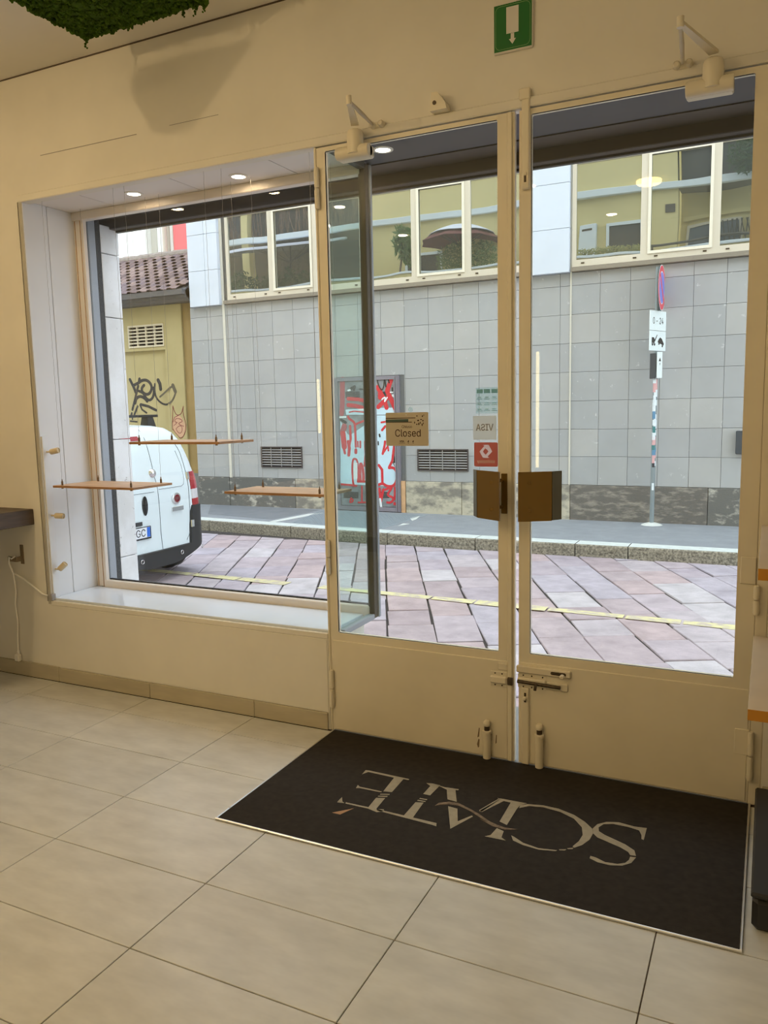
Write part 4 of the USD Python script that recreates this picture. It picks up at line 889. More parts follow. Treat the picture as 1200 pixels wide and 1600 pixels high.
for px, w in ((G([(240, 300), (270, 295)]), 3), (G([(410, 600), (520, 595)]), 2.5), (G([(770, 440), (820, 420), (810, 470), (850, 410)]), 2.4), (G([(880, 660), (960, 650)]), 3), (H([(740, 900), (760, 1040)]), 4), (H([(960, 300), (1000, 420)]), 3), (G([(900, 330), (935, 325)]), 2.2), (G([(110, 720), (200, 715)]), 3), (G([(940, 380), (980, 400)]), 4)): stroke(mb, px, w, YC - .003)
area(mb, H([(325, 330), (385, 330), (385, 580), (325, 580)]), YC - .003)
part(cab, 'white_paint', mb, 'spray_white')
mb = MB()
for px, w in ((G([(700, 120), (720, 230), (770, 290), (800, 200), (800, 120)]), 2), (G([(810, 130), (830, 240)]), 2.2), (G([(870, 130), (880, 180)]), 2.4), (G([(930, 260), (930, 310)]), 2.4), (G([(290, 270), (340, 240), (330, 290)]), 4.5), (G([(420, 280), (500, 285)]), 2.5), (G([(730, 990), (735, 1020)]), 3), (G([(710, 1100), (712, 1150)]), 2), (H([(980, 70), (990, 200), (960, 320)]), 3.4), (G([(130, 760), (200, 800)]), 5)): stroke(mb, px, w, YC - .0035)
part(cab, 'black_paint', mb, 'spray_black')
# ------------------------------------------------------------------ low yellow house with a tiled roof
YH = 8.90
hs = thing('yellow_house', 'low yellow rendered house with brown tiled roof and sprayed niche', 'house', (-10, YH, ZP))
nx0, nx1, nz1 = -13.0, -8.585, 2.68
part(hs, 'wall', MB().prism(sbox(-13.5, ZP, -8.37, 3.62).difference(sbox(nx0, ZP, nx1, nz1)).difference(sbox(-9.47, 2.745, -8.595, 3.165)), (0, YH + .25, 0), X3, Z3, 0.25), 'yellow_render')
part(hs, 'niche_back', MB().box((-13.0, YH + 0.06, ZP), (-8.57, YH + 0.24, 2.70)), 'yellow_render')
part(hs, 'corner_return', MB().box((-8.37, YH + .03, ZP), (-7.785, YH + .25, 3.62)), 'yellow_stained')
part(hs, 'corner_pilaster', MB().box((-8.50, YH - .012, ZP), (-8.15, YH + .1, 3.5), 0.008), 'yellow_render')
part(hs, 'grey_base', MB().box((-13.5, YH - .02, ZP), (-7.785, YH + .06, 0.345), 0.006), 'grey_base')
g = part(hs, 'vent_grille', MB().prism(sbox(-9.47, 2.745, -8.595, 3.165).difference(sbox(-9.45, 2.765, -8.615, 3.145)), (0, YH + .02, 0), X3, Z3, 0.035), 'yellow_grille')
part(g, 'vent_back', MB().box((-9.46, YH + .08, 2.75), (-8.6, YH + .10, 3.16)), 'vent_dark')
for k in range(7):
    z = 2.765 + .38*k/6
    part(g, 'slat', MB().box((-9.46, YH - .01, z - .013), (-8.605, YH + .03, z + .013), 0.003), 'yellow_grille')
for k in (1, 2, 3): part(g, 'bar', MB().box((-9.46 + .855*k/4 - .01, YH - .012, 2.76), (-9.46 + .855*k/4 + .01, YH + .03, 3.15)), 'yellow_grille')
part(hs, 'gutter', MB().prism(Polygon([(8.52, 3.60), (8.66, 3.60), (8.68, 3.69), (8.50, 3.69)]), (-13.5, 0, 0), Y3, Z3, 5.71), 'gutter')
part(hs, 'eave_board', MB().hull([(x, y, z) for x in (-13.5, -7.785) for y, z in ((8.60, 3.55), (8.60, 3.68), (9.0, 3.55), (9.0, 3.9))]), 'gutter')
e0, e1 = np.array([8.55, 3.70]), np.array([9.95, 4.62])
roof = part(hs, 'roof', MB().hull([(x, y, z) for x in (-13.5, -7.785) for y, z in (tuple(e0 - [0, .03]), tuple(e1 - [0, .03]), (10.2, 3.5), (8.7, 3.5))]), 'gutter')
d = (e1 - e0)/np.linalg.norm(e1 - e0); n2 = np.array([-d[1], d[0]]); NR = 11; Lr = np.linalg.norm(e1 - e0)/NR
rt = random.Random(9); cnt = 0
for i in range(NR):
    for k in range(21):
        x = -7.79 - 0.235*(k + 1) + (0.0 if i % 2 else -0.118)
        if x < -11.5: break
        b0 = e0 + d*(Lr*i - .05); lift = 0.030
        prof = [(0.0, 0.0), (0.045, 0.030), (0.10, 0.036), (0.15, 0.012), (0.235, 0.006)]
        v = []
        for t_, up in ((0, lift), (Lr + .05, 0.008)):
            c = b0 + d*t_
            for dx, h in prof:
                for hh in (0, -0.014):
                    p = c + n2*(h + hh + up + rt.uniform(-.002, .002)); v.append((x + dx, p[0], p[1]))
        v = np.array(v).reshape(2, 5, 2, 3); f = []
        idx = lambda a, b, c: a*10 + b*2 + c
        for b in range(4):
            f += [(idx(0, b, 0), idx(0, b+1, 0), idx(1, b+1, 0)), (idx(0, b, 0), idx(1, b+1, 0), idx(1, b, 0)), (idx(0, b, 1), idx(0, b+1, 1), idx(0, b+1, 0)), (idx(0, b, 1), idx(0, b+1, 0), idx(0, b, 0))]
        part(roof, 'roof_tile', trimesh.Trimesh(v.reshape(-1, 3), f, process=False), 'roof_tile_' + 'abcd'[rt.randrange(4)])
for k in range(13):
    x = -7.785 - .44*k
    part(roof, 'ridge_tile', MB().lathe([(0.0, 0), (0.10, 0), (0.085, 0.46), (0, 0.46)], (x - .46, 9.97, 4.63), X3, 12), 'ridge_tile')
# graffiti sprayed on the niche and the pilaster (flat paint)
YN = YH + 0.06
mb = MB()
for px, w in (([(203, 593), (209, 605), (212, 613)], 4), ([(209, 602), (217, 598), (218, 592)], 4), ([(216, 603), (207, 640)], 3.4), ([(217, 598), (224, 594), (232, 596), (237, 605), (234, 614), (228, 616), (222, 611), (225, 602)], 4), ([(217, 611), (224, 615), (227, 620), (233, 625), (239, 620), (240, 606)], 3.6),
    ([(211, 630), (215, 621), (222, 620), (230, 627)], 4), ([(242, 600), (243, 618), (250, 628), (258, 632), (264, 630)], 2.6), ([(247, 594), (250, 600), (251, 608)], 5), ([(210, 648), (215, 635)], 3), ([(219, 633), (222, 640), (229, 645)], 2.6), ([(220, 632), (232, 635), (244, 641)], 3.6),
    ([(204, 650), (206, 645), (207, 655)], 2), ([(222, 655), (226, 655), (226, 659), (222, 659)], 1.6), ([(204, 658), (214, 659)], 2)):
    stroke(mb, px, w*1.4, YN - .001)
part(hs, 'black_graffiti', mb, 'spray_black')
mb = MB()
for px, w in (([(264, 630), (269, 626), (273, 618), (274, 610), (270, 604), (262, 609), (250, 620)], 2.6), ([(270, 602), (274, 612)], 5)): stroke(mb, px, w*1.4, YH - .013)
part(hs, 'smoky_graffiti', mb, 'spray_smoke')
mb = MB(); area(mb, [(270, 660), (272, 652), (278, 648), (284, 652), (289, 662), (290, 672), (286, 682), (280, 684), (274, 676), (270, 668)], YH - .0125)
part(hs, 'pink_graffiti', mb, 'spray_pink')
mb = MB()
for px, w in (([(270, 672), (269.5, 658), (270, 635)], 1), ([(270, 634), (272, 641), (275, 647), (279, 648.5), (283, 646), (285, 641), (286.3, 635)], 1.1), ([(286.5, 635), (287, 650), (290, 660), (290, 672), (286, 682), (281, 684)], 1), ([(270, 660), (273, 652), (279, 649)], 1), ([(273, 659), (279, 654), (285, 658), (280, 661), (287, 666)], 1), ([(272, 665), (277, 660), (273, 659)], .9), ([(275, 670), (284, 667), (283, 676), (275, 670)], .9), ([(281, 684), (274, 676), (270, 670)], .9)):
    stroke(mb, px, w*1.15, YH - .0135)
part(hs, 'red_graffiti', mb, 'spray_darkred')

# pale block with a coral panel behind the roof
pb = thing('pale_building', 'pale grey and white panelled building with a coral red panel beyond the roof', 'building', (-11, 12.2, ZP))
part(pb, 'core', MB().box((-20, 12.25, ZP), (-6, 16, 11)), 'pale_c')
for u0, u1, m_, o in ((150, 208, 'pale_a', 0), (208, 228, 'pale_b', -.15), (228, 246, 'pale_c', 0.05), (246, 257, 'pale_a', -.02), (259, 266, 'pale_d', 0.03), (266, 271.5, 'pale_a', 0), (271.5, 320, 'coral_panel', -.05)):
    a, b = at(u0, 385, 'y', 12.1 + o)[0], at(u1, 385, 'y', 12.1 + o)[0]
    part(pb, 'wall_panel', MB().box((a, 12.1 + o, ZP), (b - .01, 12.3, 11), 0.01), m_)
part(pb, 'downpipe', MB().cyl((float(at(258, 385, 'y', 12.0)[0]), 12.0, ZP), (float(at(258, 385, 'y', 12.0)[0]), 12.0, 11), 0.05, 10), 'pale_d')

# ------------------------------------------------------------------ white van seen from behind
VX, VY = -4.2, 3.565
van = thing('van', 'white panel van with dark bumper and roof bar parked beyond the display window', 'van', (VX - 1.9, VY, ZS))
Hs = np.array([0.30, 0.42, 0.55, 0.80, 1.00, 1.15, 1.28, 1.42, 1.54, 1.62, 1.675, 1.705, 1.72])
Ws = np.array([0.83, 0.845, 0.855, 0.86, 0.855, 0.835, 0.805, 0.765, 0.715, 0.660, 0.590, 0.48, 0.30])
Rx = np.array([0.02, 0.01, 0.0, 0.0, -0.01, -0.03, -0.055, -0.09, -0.125, -0.165, -0.22, -0.31, -0.47])
Fx = np.array([-3.82, -3.84, -3.84, -3.78, -3.70, -3.2, -2.95, -2.72, -2.5, -2.35, -2.2, -2.05, -1.85])
def van_pt(side, h, dist):
    """point of the body shell at height h; dist runs along the rear from the middle and round the corner to the flank"""
    w, x0, x1 = np.interp(h, Hs, Ws), np.interp(h, Hs, Rx), np.interp(h, Hs, Fx); r = min(0.24, w*0.6); flat = w - r
    bul = 0.03
    if dist <= flat: return np.array([VX + x0 - bul*(dist/w)**2, VY + side*dist, ZS + h])
    a = (dist - flat)/r
    if a < math.pi/2: return np.array([VX + x0 - bul*(flat/w)**2 - r*(1 - math.cos(a)), VY + side*(flat + r*math.sin(a)), ZS + h])
    return np.array([VX + x0 - bul*(flat/w)**2 - r - (dist - flat - r*math.pi/2), VY + side*w, ZS + h])
rows_ = []
for h in Hs:
    w, x1 = np.interp(h, Hs, Ws), np.interp(h, Hs, Fx); r = min(.24, w*.6); ring = []
    ds = list(np.linspace(0, w - r, 7)) + list(w - r + r*np.linspace(0.2, math.pi/2, 7))
    for d_ in ds: ring.append(van_pt(1, h, d_))
    xe = ring[-1][0]; xf = VX + x1
    for f in np.linspace(0.1, 1, 8): ring.append(np.array([xe + (xf + .3 - xe)*f, VY + w, ZS + h]))
    for a in np.linspace(0.3, math.pi/2, 5): ring.append(np.array([xf + .3 - .3*math.sin(a), VY + w - .3 + .3*math.cos(a) if w > .35 else VY + w*math.cos(a), ZS + h]))
    half = np.array(ring); mir = half[::-1].copy(); mir[:, 1] = 2*VY - mir[:, 1]
    rows_.append(np.vstack([half, mir]))
nr, nc = len(rows_), len(rows_[0]); v = np.vstack(rows_); f = []
for i in range(nr - 1):
    for j in range(nc):
        a, b, c, e = i*nc + j, i*nc + (j+1) % nc, (i+1)*nc + (j+1) % nc, (i+1)*nc + j; f += [(a, b, c), (a, c, e)]
for base, rev in ((0, True), ((nr-1)*nc, False)):
    v = np.vstack([v, v[base:base+nc].mean(0)]); ci = len(v) - 1
    for j in range(nc): f.append((base + j, base + (j+1) % nc, ci) if not rev else (base + (j+1) % nc, base + j, ci))
tb = trimesh.Trimesh(v, f, process=False); tb.fix_normals()
part(van, 'body', tb, 'van_white', smooth=50)
def shell(side, h0, h1, d0, d1, off, nh=5, nd=8, th=0.012):
    """a patch laid over the body shell, off metres proud"""
    fa, fb = (h0 if callable(h0) else lambda d_: h0), (h1 if callable(h1) else lambda d_: h1)
    P = np.array([[van_pt(side, fa(d_) + (fb(d_) - fa(d_))*k, d_) for d_ in np.linspace(d0, d1, nd)] for k in np.linspace(0, 1, nh)])
    c = np.array([VX - 1.2, VY, ZS + .9]); N = P - c; N[..., 2] *= .2; N /= np.linalg.norm(N, axis=-1, keepdims=True)
    O, I = P + N*off, P + N*(off - th); V = np.vstack([O.reshape(-1, 3), I.reshape(-1, 3)]); k = nh*nd; F = []
    for i in range(nh-1):
        for j in range(nd-1):
            a, b, c_, e = i*nd+j, i*nd+j+1, (i+1)*nd+j+1, (i+1)*nd+j; F += [(a, b, c_), (a, c_, e), (k+a, k+c_, k+b), (k+a, k+e, k+c_)]
    edge = [i*nd for i in range(nh)] + [(nh-1)*nd + j for j in range(1, nd)] + [i*nd + nd-1 for i in range(nh-2, -1, -1)] + [j for j in range(nd-2, 0, -1)]
    for a, b in zip(edge, edge[1:] + edge[:1]): F += [(a, b, k+b), (a, k+b, k+a)]
    t_ = trimesh.Trimesh(V, F, process=False); t_.fix_normals(); return t_
# bumper
bm = MB()
for sd in (1, -1):
    bm.add(shell(sd, lambda d_: 0.185 + .22*max(0, min(1, (d_ - .15)/.75))**1.6, lambda d_: 0.355 + .43*max(0, min(1, (d_ - .50)/.07)), 0.0, 1.15, 0.030, 7, 40, 0.06))
part(van, 'bumper', bm, 'van_bumper', smooth=40)
part(van, 'bumper_ledge', MB().add(shell(1, 0.345, 0.362, 0.0, .50, 0.034, 2, 20, 0.05)).add(shell(-1, 0.345, 0.362, 0.0, .50, 0.034, 2, 20, 0.05)), 'van_black')
mb = MB()
for sd, d_ in ((-1, 0.32), (1, 0.31), (1, 0.70), (-1, .7)):
    p = van_pt(sd, 0.285, d_); q = van_pt(sd, 0.285, d_ + .01) - p; n_ = np.cross(q, Z3)*(1 if sd > 0 else -1); n_ /= np.linalg.norm(n_)
    if n_[0] < 0 and d_ < .5: n_ = -n_
    t_ = trimesh.creation.torus(0.021, 0.005, 20, 8); t_.apply_transform(trimesh.geometry.align_vectors([0, 0, 1], n_)); t_.apply_translation(p + n_*0.037); mb.add(t_)
part(van, 'parking_sensor', mb, 'chrome', smooth=True)
for sd in (1, -1):
    l = part(van, 'tail_lamp', shell(sd, 0.97, 1.17, 0.60, 0.90, 0.012, 4, 6, 0.03), 'lamp_red', smooth=40)
    part(l, 'clear_lens', shell(sd, 0.86, 0.97, 0.605, 0.90, 0.012, 4, 6, 0.03), 'lamp_clear', smooth=40)
    part(l, 'lower_lens', shell(sd, 0.76, 0.86, 0.605, 0.90, 0.012, 4, 6, 0.03), 'lamp_red', smooth=40)
# door gaps
def seam(pts, r=0.004): return MB().tube([van_pt(sd, h, d_) + [0.001, 0, 0] for sd, h, d_ in pts], r, 6).mesh()
part(van, 'door_gap', MB().add(seam([(1, h, 0.02 + .02*(h < 1.1)) for h in np.linspace(0.36, 1.67, 14)])).add(seam([(1, h, float(np.interp(h, [.40, .48, .8, 1.1, 1.42, 1.56], [.46, .535, .555, .565, .53, .45]))) for h in np.linspace(0.40, 1.56, 22)])).add(seam([(1, 1.02, d_) for d_ in np.linspace(.06, .44, 6)] + [(1, 1.04, .485), (1, 1.10, .505), (1, 1.25, .50), (1, 1.42, .455)], 0.003)).add(seam([(-1, 1.0, d_) for d_ in np.linspace(.02, .48, 6)] + [(-1, 1.08, .505), (-1, 1.42, .455)], 0.003)), 'van_seam', smooth=True)
# fittings on the doors
ho = van_pt(-1, 0.865, 0.18) + [0.006, 0, 0]
hdl = part(van, 'door_handle', MB().prism(Point(0, 0).buffer(1, quad_segs=10), ho, Y3*0.042, Z3*0.105, 0.010), 'van_black', smooth=40)
part(hdl, 'handle_bar', MB().prism(Point(0, 0).buffer(1, quad_segs=10), ho + [.006, .012, 0], Y3*0.020, Z3*0.082, 0.016), 'van_bumper', smooth=40)
part(van, 'door_lock', MB().lathe([(0, 0), (0.052, 0), (0.046, 0.016), (0.026, 0.032), (0, 0.038)], van_pt(1, 1.20, 0.0), (1, 0, .1), 20), 'chrome', smooth=40)
o = van_pt(1, 0.895, 0.315) + [0.014, 0, 0]
em = part(van, 'emblem', MB().lathe([(0, -.02), (0.064, -.02), (0.064, 0.008), (0.054, 0.013), (0, 0.012)], o, X3, 28), 'chrome', smooth=40, label='round chrome emblem with red centre')
part(em, 'emblem_centre', MB().lathe([(0, 0), (0.046, 0), (0.044, 0.014), (0, 0.014)], o, X3, 28), 'emblem_red', smooth=40)
part(em, 'emblem_letters', MB().text('FIAT', 0.030, o + [0.014, 0, 0], Y3, Z3, 0.001, width=0.062), 'chrome')
part(van, 'badge_strip', MB().box(van_pt(1, 0.755, 0.235) + [-.02, 0, 0], van_pt(1, 0.805, 0.42) + [.024, 0, 0], 0.004), 'chrome')
part(van, 'plate_recess', MB().add(shell(-1, 0.50, 0.715, 0.10, 0.70, 0.005, 3, 6, 0.004)), 'van_white')
part(van, 'plate_lamp', MB().add(shell(-1, 0.665, 0.705, 0.25, 0.50, 0.022, 2, 4)), 'van_bumper')
po = np.array([van_pt(-1, .58, .40)[0] + 0.018, VY - 0.40, ZS + 0.585])
pl = part(van, 'number_plate', MB().box(po - [.004, .262, .057], po + [.004, .262, .057], 0.002), 'plate_white')
part(pl, 'plate_band', MB().box(po + [.004, .210, -.052], po + [.0052, .258, .052]).box(po + [.004, -.258, -.052], po + [.0052, -.21, .052]), 'plate_blue')
part(pl, 'plate_letters', MB().text('BGC', 0.076, po + [.0045, .085, 0], Y3, Z3, 0.0012, width=0.20), 'van_black')
part(pl, 'plate_frame', MB().prism(sbox(-.27, -.072, .27, .062).difference(sbox(-.262, -.057, .262, .057)), po - [.003, 0, 0], Y3, Z3, 0.010), 'van_bumper')
part(van, 'hinge', MB().add(shell(1, 1.09, 1.17, 0.545, 0.585, 0.018, 3, 3)).add(shell(1, 0.54, 0.62, 0.53, 0.575, 0.034, 3, 3)), 'chrome')
part(van, 'high_stop_lamp', MB().add(shell(-1, 1.555, 1.60, 0.08, 0.34, 0.012, 3, 6)), 'lamp_red')
part(van, 'underbody', MB().box((VX - 3.6, VY - .74, ZS + .22), (VX - .12, VY + .74, ZS + .45)), 'van_black')
for sx in (-0.52, -3.05):
    for sd in (1, -1):
        w_ = part(van, 'wheel', MB().lathe([(0.17, -.08), (0.27, -.085), (0.298, -.06), (0.30, 0), (0.298, .06), (0.27, .085), (0.17, .08), (0.17, -.08)], (VX + sx, VY + sd*.70, ZS + .30), Y3, 28), 'tyre', smooth=40)
        part(w_, 'rim', MB().lathe([(0, -.05), (0.175, -.05), (0.175, .05), (0, .05)], (VX + sx, VY + sd*.70, ZS + .30), Y3, 24), 'vent_slat', smooth=40)
bar = part(van, 'roof_bar', MB().box((VX - .62, VY - .70, ZS + 1.80), (VX - .55, VY + .72, ZS + 1.83), 0.004), 'van_black')
for sd in (1, -1):
    part(bar, 'bar_foot', MB().hull([(VX + x, VY + sd*y, ZS + z) for x, y, z in ((-.64, .50, 1.66), (-.52, .50, 1.66), (-.64, .68, 1.60), (-.52, .68, 1.60), (-.63, .53, 1.80), (-.54, .53, 1.80), (-.63, .62, 1.80), (-.54, .62, 1.80))]), 'van_black')
part(van, 'wing_mirror', MB().box((VX - 3.0, VY + .88, ZS + 1.0), (VX - 2.9, VY + 1.05, ZS + 1.22), 0.03).box((VX - 3.0, VY - 1.05, ZS + 1.0), (VX - 2.9, VY - .88, ZS + 1.22), 0.03), 'van_bumper')
part(van, 'side_window', MB().box((VX - 2.75, VY - .80, ZS + 1.08), (VX - 2.0, VY + .80, ZS + 1.42), 0.02), 'van_black')

# ------------------------------------------------------------------ parking sign on its sticker-covered post
PX, PY = 0.322, 8.482
sp = thing('sign_post', 'grey street post with no-parking sign and hours panels, plastered with stickers', 'street sign', (PX, PY, ZP))
part(sp, 'post', MB().cyl((PX, PY, ZP), (PX + .012, PY, 3.30), 0.030, 18), 'pole_grey', smooth=40)
part(sp, 'footing', MB().lathe([(0.0, 0.0), (0.15, 0.0), (0.10, 0.02), (0.04, 0.035), (0, 0.035)], (PX, PY, ZP), Z3, 9), 'patch_white')
ang = math.radians(-22)                                    # the signs face along the street
fr = np.array([math.cos(ang + math.pi/2 + math.radians(-36)), 0, 0])
def face(axis_deg):
    a = math.radians(axis_deg); n_ = np.array([math.cos(a), math.sin(a), 0]); r_ = np.cross(Z3, n_); return r_, n_
r_, n_ = face(-2)
o = np.array([PX + .012, PY, 3.02]) + n_*0.04
# no-parking disc
d_ = part(sp, 'disc', MB().lathe([(0, 0), (0.30, 0), (0.305, 0.006), (0.300, 0.012), (0, 0.012)], o, n_, 40), 'sign_back', smooth=40)
def on_disc(poly, mat, name, h): part(d_, name, MB().prism(poly, o + n_*h, r_, Z3, 0.001), mat)
C_ = Point(0, 0)
on_disc(C_.buffer(.300, 24), 'traffic_white', 'white_rim', .0115); on_disc(C_.buffer(.290, 24), 'traffic_red', 'red_ring', .0120)
on_disc(C_.buffer(.215, 24), 'traffic_white', 'inner_rim', .0125); on_disc(C_.buffer(.205, 24), 'traffic_blue', 'blue_field', .0130)
on_disc(LineString([(-.16, .16), (.16, -.16)]).buffer(.033, cap_style=2), 'traffic_red', 'red_bar', .0135)
r2, n2_ = face(-24)
for z0, z1, nm in ((2.455, 2.715, 'hours'), (2.185, 2.448, 'tow')):
    o2 = np.array([PX - .02, PY - .02, (z0+z1)/2]) + n2_*0.045
    p_ = part(sp, 'panel', MB().box((-.20, -(z1-z0)/2, 0), (.20, (z1-z0)/2, .012), .003).mesh().apply_transform(np.block([[np.c_[r2, Z3, n2_], o2[:, None]], [np.zeros((1, 3)), np.ones((1, 1))]])), 'traffic_white')
    if nm == 'hours': part(p_, 'panel_text', MB().text('0 - 24', .085, o2 + n2_*.012, r2, Z3, .0012, width=.26), 'spray_black')
    else:
        tk = MB()
        def TP(pts): tk.prism(Polygon(pts), o2 + n2_*.012, r2, Z3, .0012)
        TP([(-.15, -.03), (-.08, -.03), (-.08, .02), (-.10, .045), (-.15, .045)]); TP([(-.09, .0), (-.02, .085), (-.012, .08), (-.07, -.01)]); TP([(.0, -.005), (.03, .03), (.06, .05), (.10, .03), (.15, -.03), (.145, -.055), (.0, -.02)]); TP([(-.15, -.045), (-.06, -.045), (-.06, -.035), (-.15, -.035)])
        for cx_, cy_ in ((-.13, -.05), (-.08, -.05), (.03, -.035), (.115, -.065)): tk.prism(Point(cx_, cy_).buffer(.016), o2 + n2_*.012, r2, Z3, .0012)
        part(p_, 'tow_symbol', tk, 'spray_black')
r3, n3 = face(-40)
o3 = np.array([PX + .03, PY - .02, 1.995])
p_ = part(sp, 'small_panel', MB().box((-.035, -.175, 0), (.055, .175, .012), .002).mesh().apply_transform(np.block([[np.c_[r3, Z3, n3], (o3 + n3*.025)[:, None]], [np.zeros((1, 3)), np.ones((1, 1))]])), 'traffic_white')
part(p_, 'small_mark', MB().prism(Polygon([(-.01, .05), (.03, .05), (.01, .10)]), o3 + n3*.037, r3, Z3, .001).prism(sbox(.005, .0, .015, .03), o3 + n3*.037, r3, Z3, .001), 'spray_black')
r4, n4 = face(-115)
part(sp, 'dark_panel', MB().box((-.045, -.17, 0), (.045, .17, .010), .002).mesh().apply_transform(np.block([[np.c_[r4, Z3, n4], (np.array([PX - .01, PY, 1.985]) + n4*.032)[:, None]], [np.zeros((1, 3)), np.ones((1, 1))]])), 'sign_back')
sr = random.Random(8); z = 0.62
def wrap(z0, z1, a0, a1, mat, off=0.0012):
    P = np.array([[(PX + .006 + (0.030 + off)*math.cos(a), PY + (0.030 + off)*math.sin(a), zz) for a in np.linspace(a0, a1, 8)] for zz in (z0, z1)])
    P2 = np.array([[(PX + .006 + 0.0295*math.cos(a), PY + 0.0295*math.sin(a), zz) for a in np.linspace(a0, a1, 8)] for zz in (z0, z1)])
    V = np.vstack([P.reshape(-1, 3), P2.reshape(-1, 3)]); F = []
    for j in range(7): F += [(j, j+1, 8+j+1), (j, 8+j+1, 8+j)]
    part(sp, 'sticker', trimesh.Trimesh(V, F, process=False), mat)
pp = ['paper_white']*6 + ['paper_blue', 'paper_pink', 'paper_teal', 'paper_white']
while z < 1.78:
    h = sr.uniform(.05, .12); c = -math.pi/2 + sr.uniform(-.7, .7); w_ = sr.uniform(.6, 1.3)
    wrap(z, z + h, c - w_, c + w_, pp[sr.randrange(10)], sr.uniform(.0008, .002)); z += h*sr.uniform(.45, .8)
wrap(0.28, 0.38, -2.1, -1.0, 'paper_white'); wrap(0.60, .66, -2.2, -.9, 'paper_black')
solo('wall_box', MB().box((1.36, YF - .07, 0.78), (1.47, YF, 1.09), 0.006), 'sign_back', 'small dark box on the tiled wall at the right edge of the door glass', 'wall box')
# ================================================================== THE SHOP'S OWN BUILDING ABOVE, seen mirrored in the windows across the street
own = thing('yellow_apartments', 'yellow apartment house with balconies mirrored in the windows across the street', 'building', (-5, 0, 3.6))
WY = -0.62
part(own, 'wall', MB().box((-9.0, WY - .3, 3.55), (-0.45, WY, 10.5)).box((-9.0, -6, 3.55), (4, WY - .3, 3.7)), 'own_yellow')
part(own, 'wing_wall', MB().box((-22, -2.4, 3.0), (-9.0, -2.1, 10.5)), 'loggia_shade')  # recess back coloured dark for the dim loggia
part(own, 'recess_wall', MB().box((-0.45, -1.6, 3.55), (8, -1.3, 10.5)), 'own_yellow')
part(own, 'pier', MB().box((-13.15, -.9, 3.0), (-12.85, -.6, 9.5)), 'own_yellow')
part(own, 'street_wall', MB().box((-22, 0.30, 2.66), (8, 0.60, 4.0)).box((-22, 0.30, -0.36), (-3.4, 0.60, 2.7)).box((3.4, 0.30, -0.36), (8, 0.60, 2.7)), 'own_yellow')
part(own, 'parapet', MB().box((-22, 0.45, 3.9), (8, 0.62, 4.98)), 'own_yellow')
part(own, 'parapet_cap', MB().box((-22, 0.40, 4.98), (8, 0.66, 5.04), 0.01), 'slab_white')
part(own, 'ledge', MB().box((-22, -0.62, 6.585), (8, -0.48, 6.745), 0.01), 'slab_white', label='white ledge between the floors')
part(own, 'balcony_slab', MB().box((-22, -2.1, 6.60), (-9.0, -0.60, 6.735)), 'loggia_shade')  # slab darkened so its lower side reads as shaded
part(own, 'balcony_slab', MB().box((-0.45, -1.3, 6.60), (8, -0.60, 6.735)), 'loggia_shade')
part(own, 'upper_wall', MB().box((-9.0, -0.9, 6.74), (-0.45, -0.60, 10.5)), 'own_yellow', label='yellow wall above the white ledge')
part(own, 'loggia_shade_sheet', MB().box((-22, -2.08, 6.74), (-9.02, -2.0, 10)), 'dark_room')  # near-black sheet stands in for deep loggia shade
part(own, 'loggia_shade_sheet', MB().box((-0.43, -1.28, 6.74), (8, -1.22, 10)), 'dark_room')
wn = []
for x0, x1, z0, z1 in ((-2.1, -1.2, 5.0, 5.95), (-7.6, -6.5, 4.2, 5.75)):
    f_ = part(own, 'window_frame', MB().prism(sbox(x0, z0, x1, z1).difference(sbox(x0 + .07, z0 + .07, x1 - .07, z1 - .07)), (0, WY + .04, 0), X3, Z3, 0.04), 'slab_white')
    part(f_, 'pane', MB().box((x0 + .05, WY - .0, z0 + .05), (x1 - .05, WY + .015, z1 - .05)), 'dark_room')
for x0, x1 in ((-0.3, 0.35), (0.42, 1.0), (1.15, 1.9), (2.0, 2.8)):
    f_ = part(own, 'window_frame', MB().prism(sbox(x0, 4.2, x1, 5.85).difference(sbox(x0 + .06, 4.26, x1 - .06, 5.79)), (0, -1.24, 0), X3, Z3, 0.05), 'frame_cream')
    part(f_, 'pane', MB().box((x0 + .05, -1.30, 4.25), (x1 - .05, -1.27, 5.8)), 'room_blue')
part(own, 'transom', MB().box((-0.4, -1.3, 5.95), (8, -1.2, 6.05)), 'own_yellow')
g_ = MB()
for k in range(14):
    x = 0.55 + k*.11; g_.tube([(x, -1.15, 4.3), (x + .25, -1.15, 5.8)], .012, 5).tube([(x + .25, -1.15, 4.3), (x, -1.15, 5.8)], .012, 5)
part(own, 'lattice_gate', g_, 'dark_metal')
part(own, 'air_vent', MB().box((-0.75, WY, 6.05), (-0.52, WY + .02, 6.22)), 'lintel_brown')
part(own, 'meter_box', MB().box((-2.75, WY, 5.2), (-2.32, WY + .15, 5.98), 0.01), 'slab_white')
part(own, 'meter_slot', MB().box((-2.68, WY + .15, 5.82), (-2.42, WY + .156, 5.87)), 'screw_dark')
part(own, 'handrail', MB().tube([(-1.0, .55, 5.16), (3.5, .55, 5.16)], .03, 8).tube([(-.9, .55, 5.0), (-.9, .55, 5.16)], .02, 8).tube([(0.6, .55, 5.0), (0.6, .55, 5.16)], .02, 8), 'dark_metal')
part(own, 'rear_wall', MB().box((-22, -6.2, -0.36), (8, -5.9, 10)), 'own_yellow')
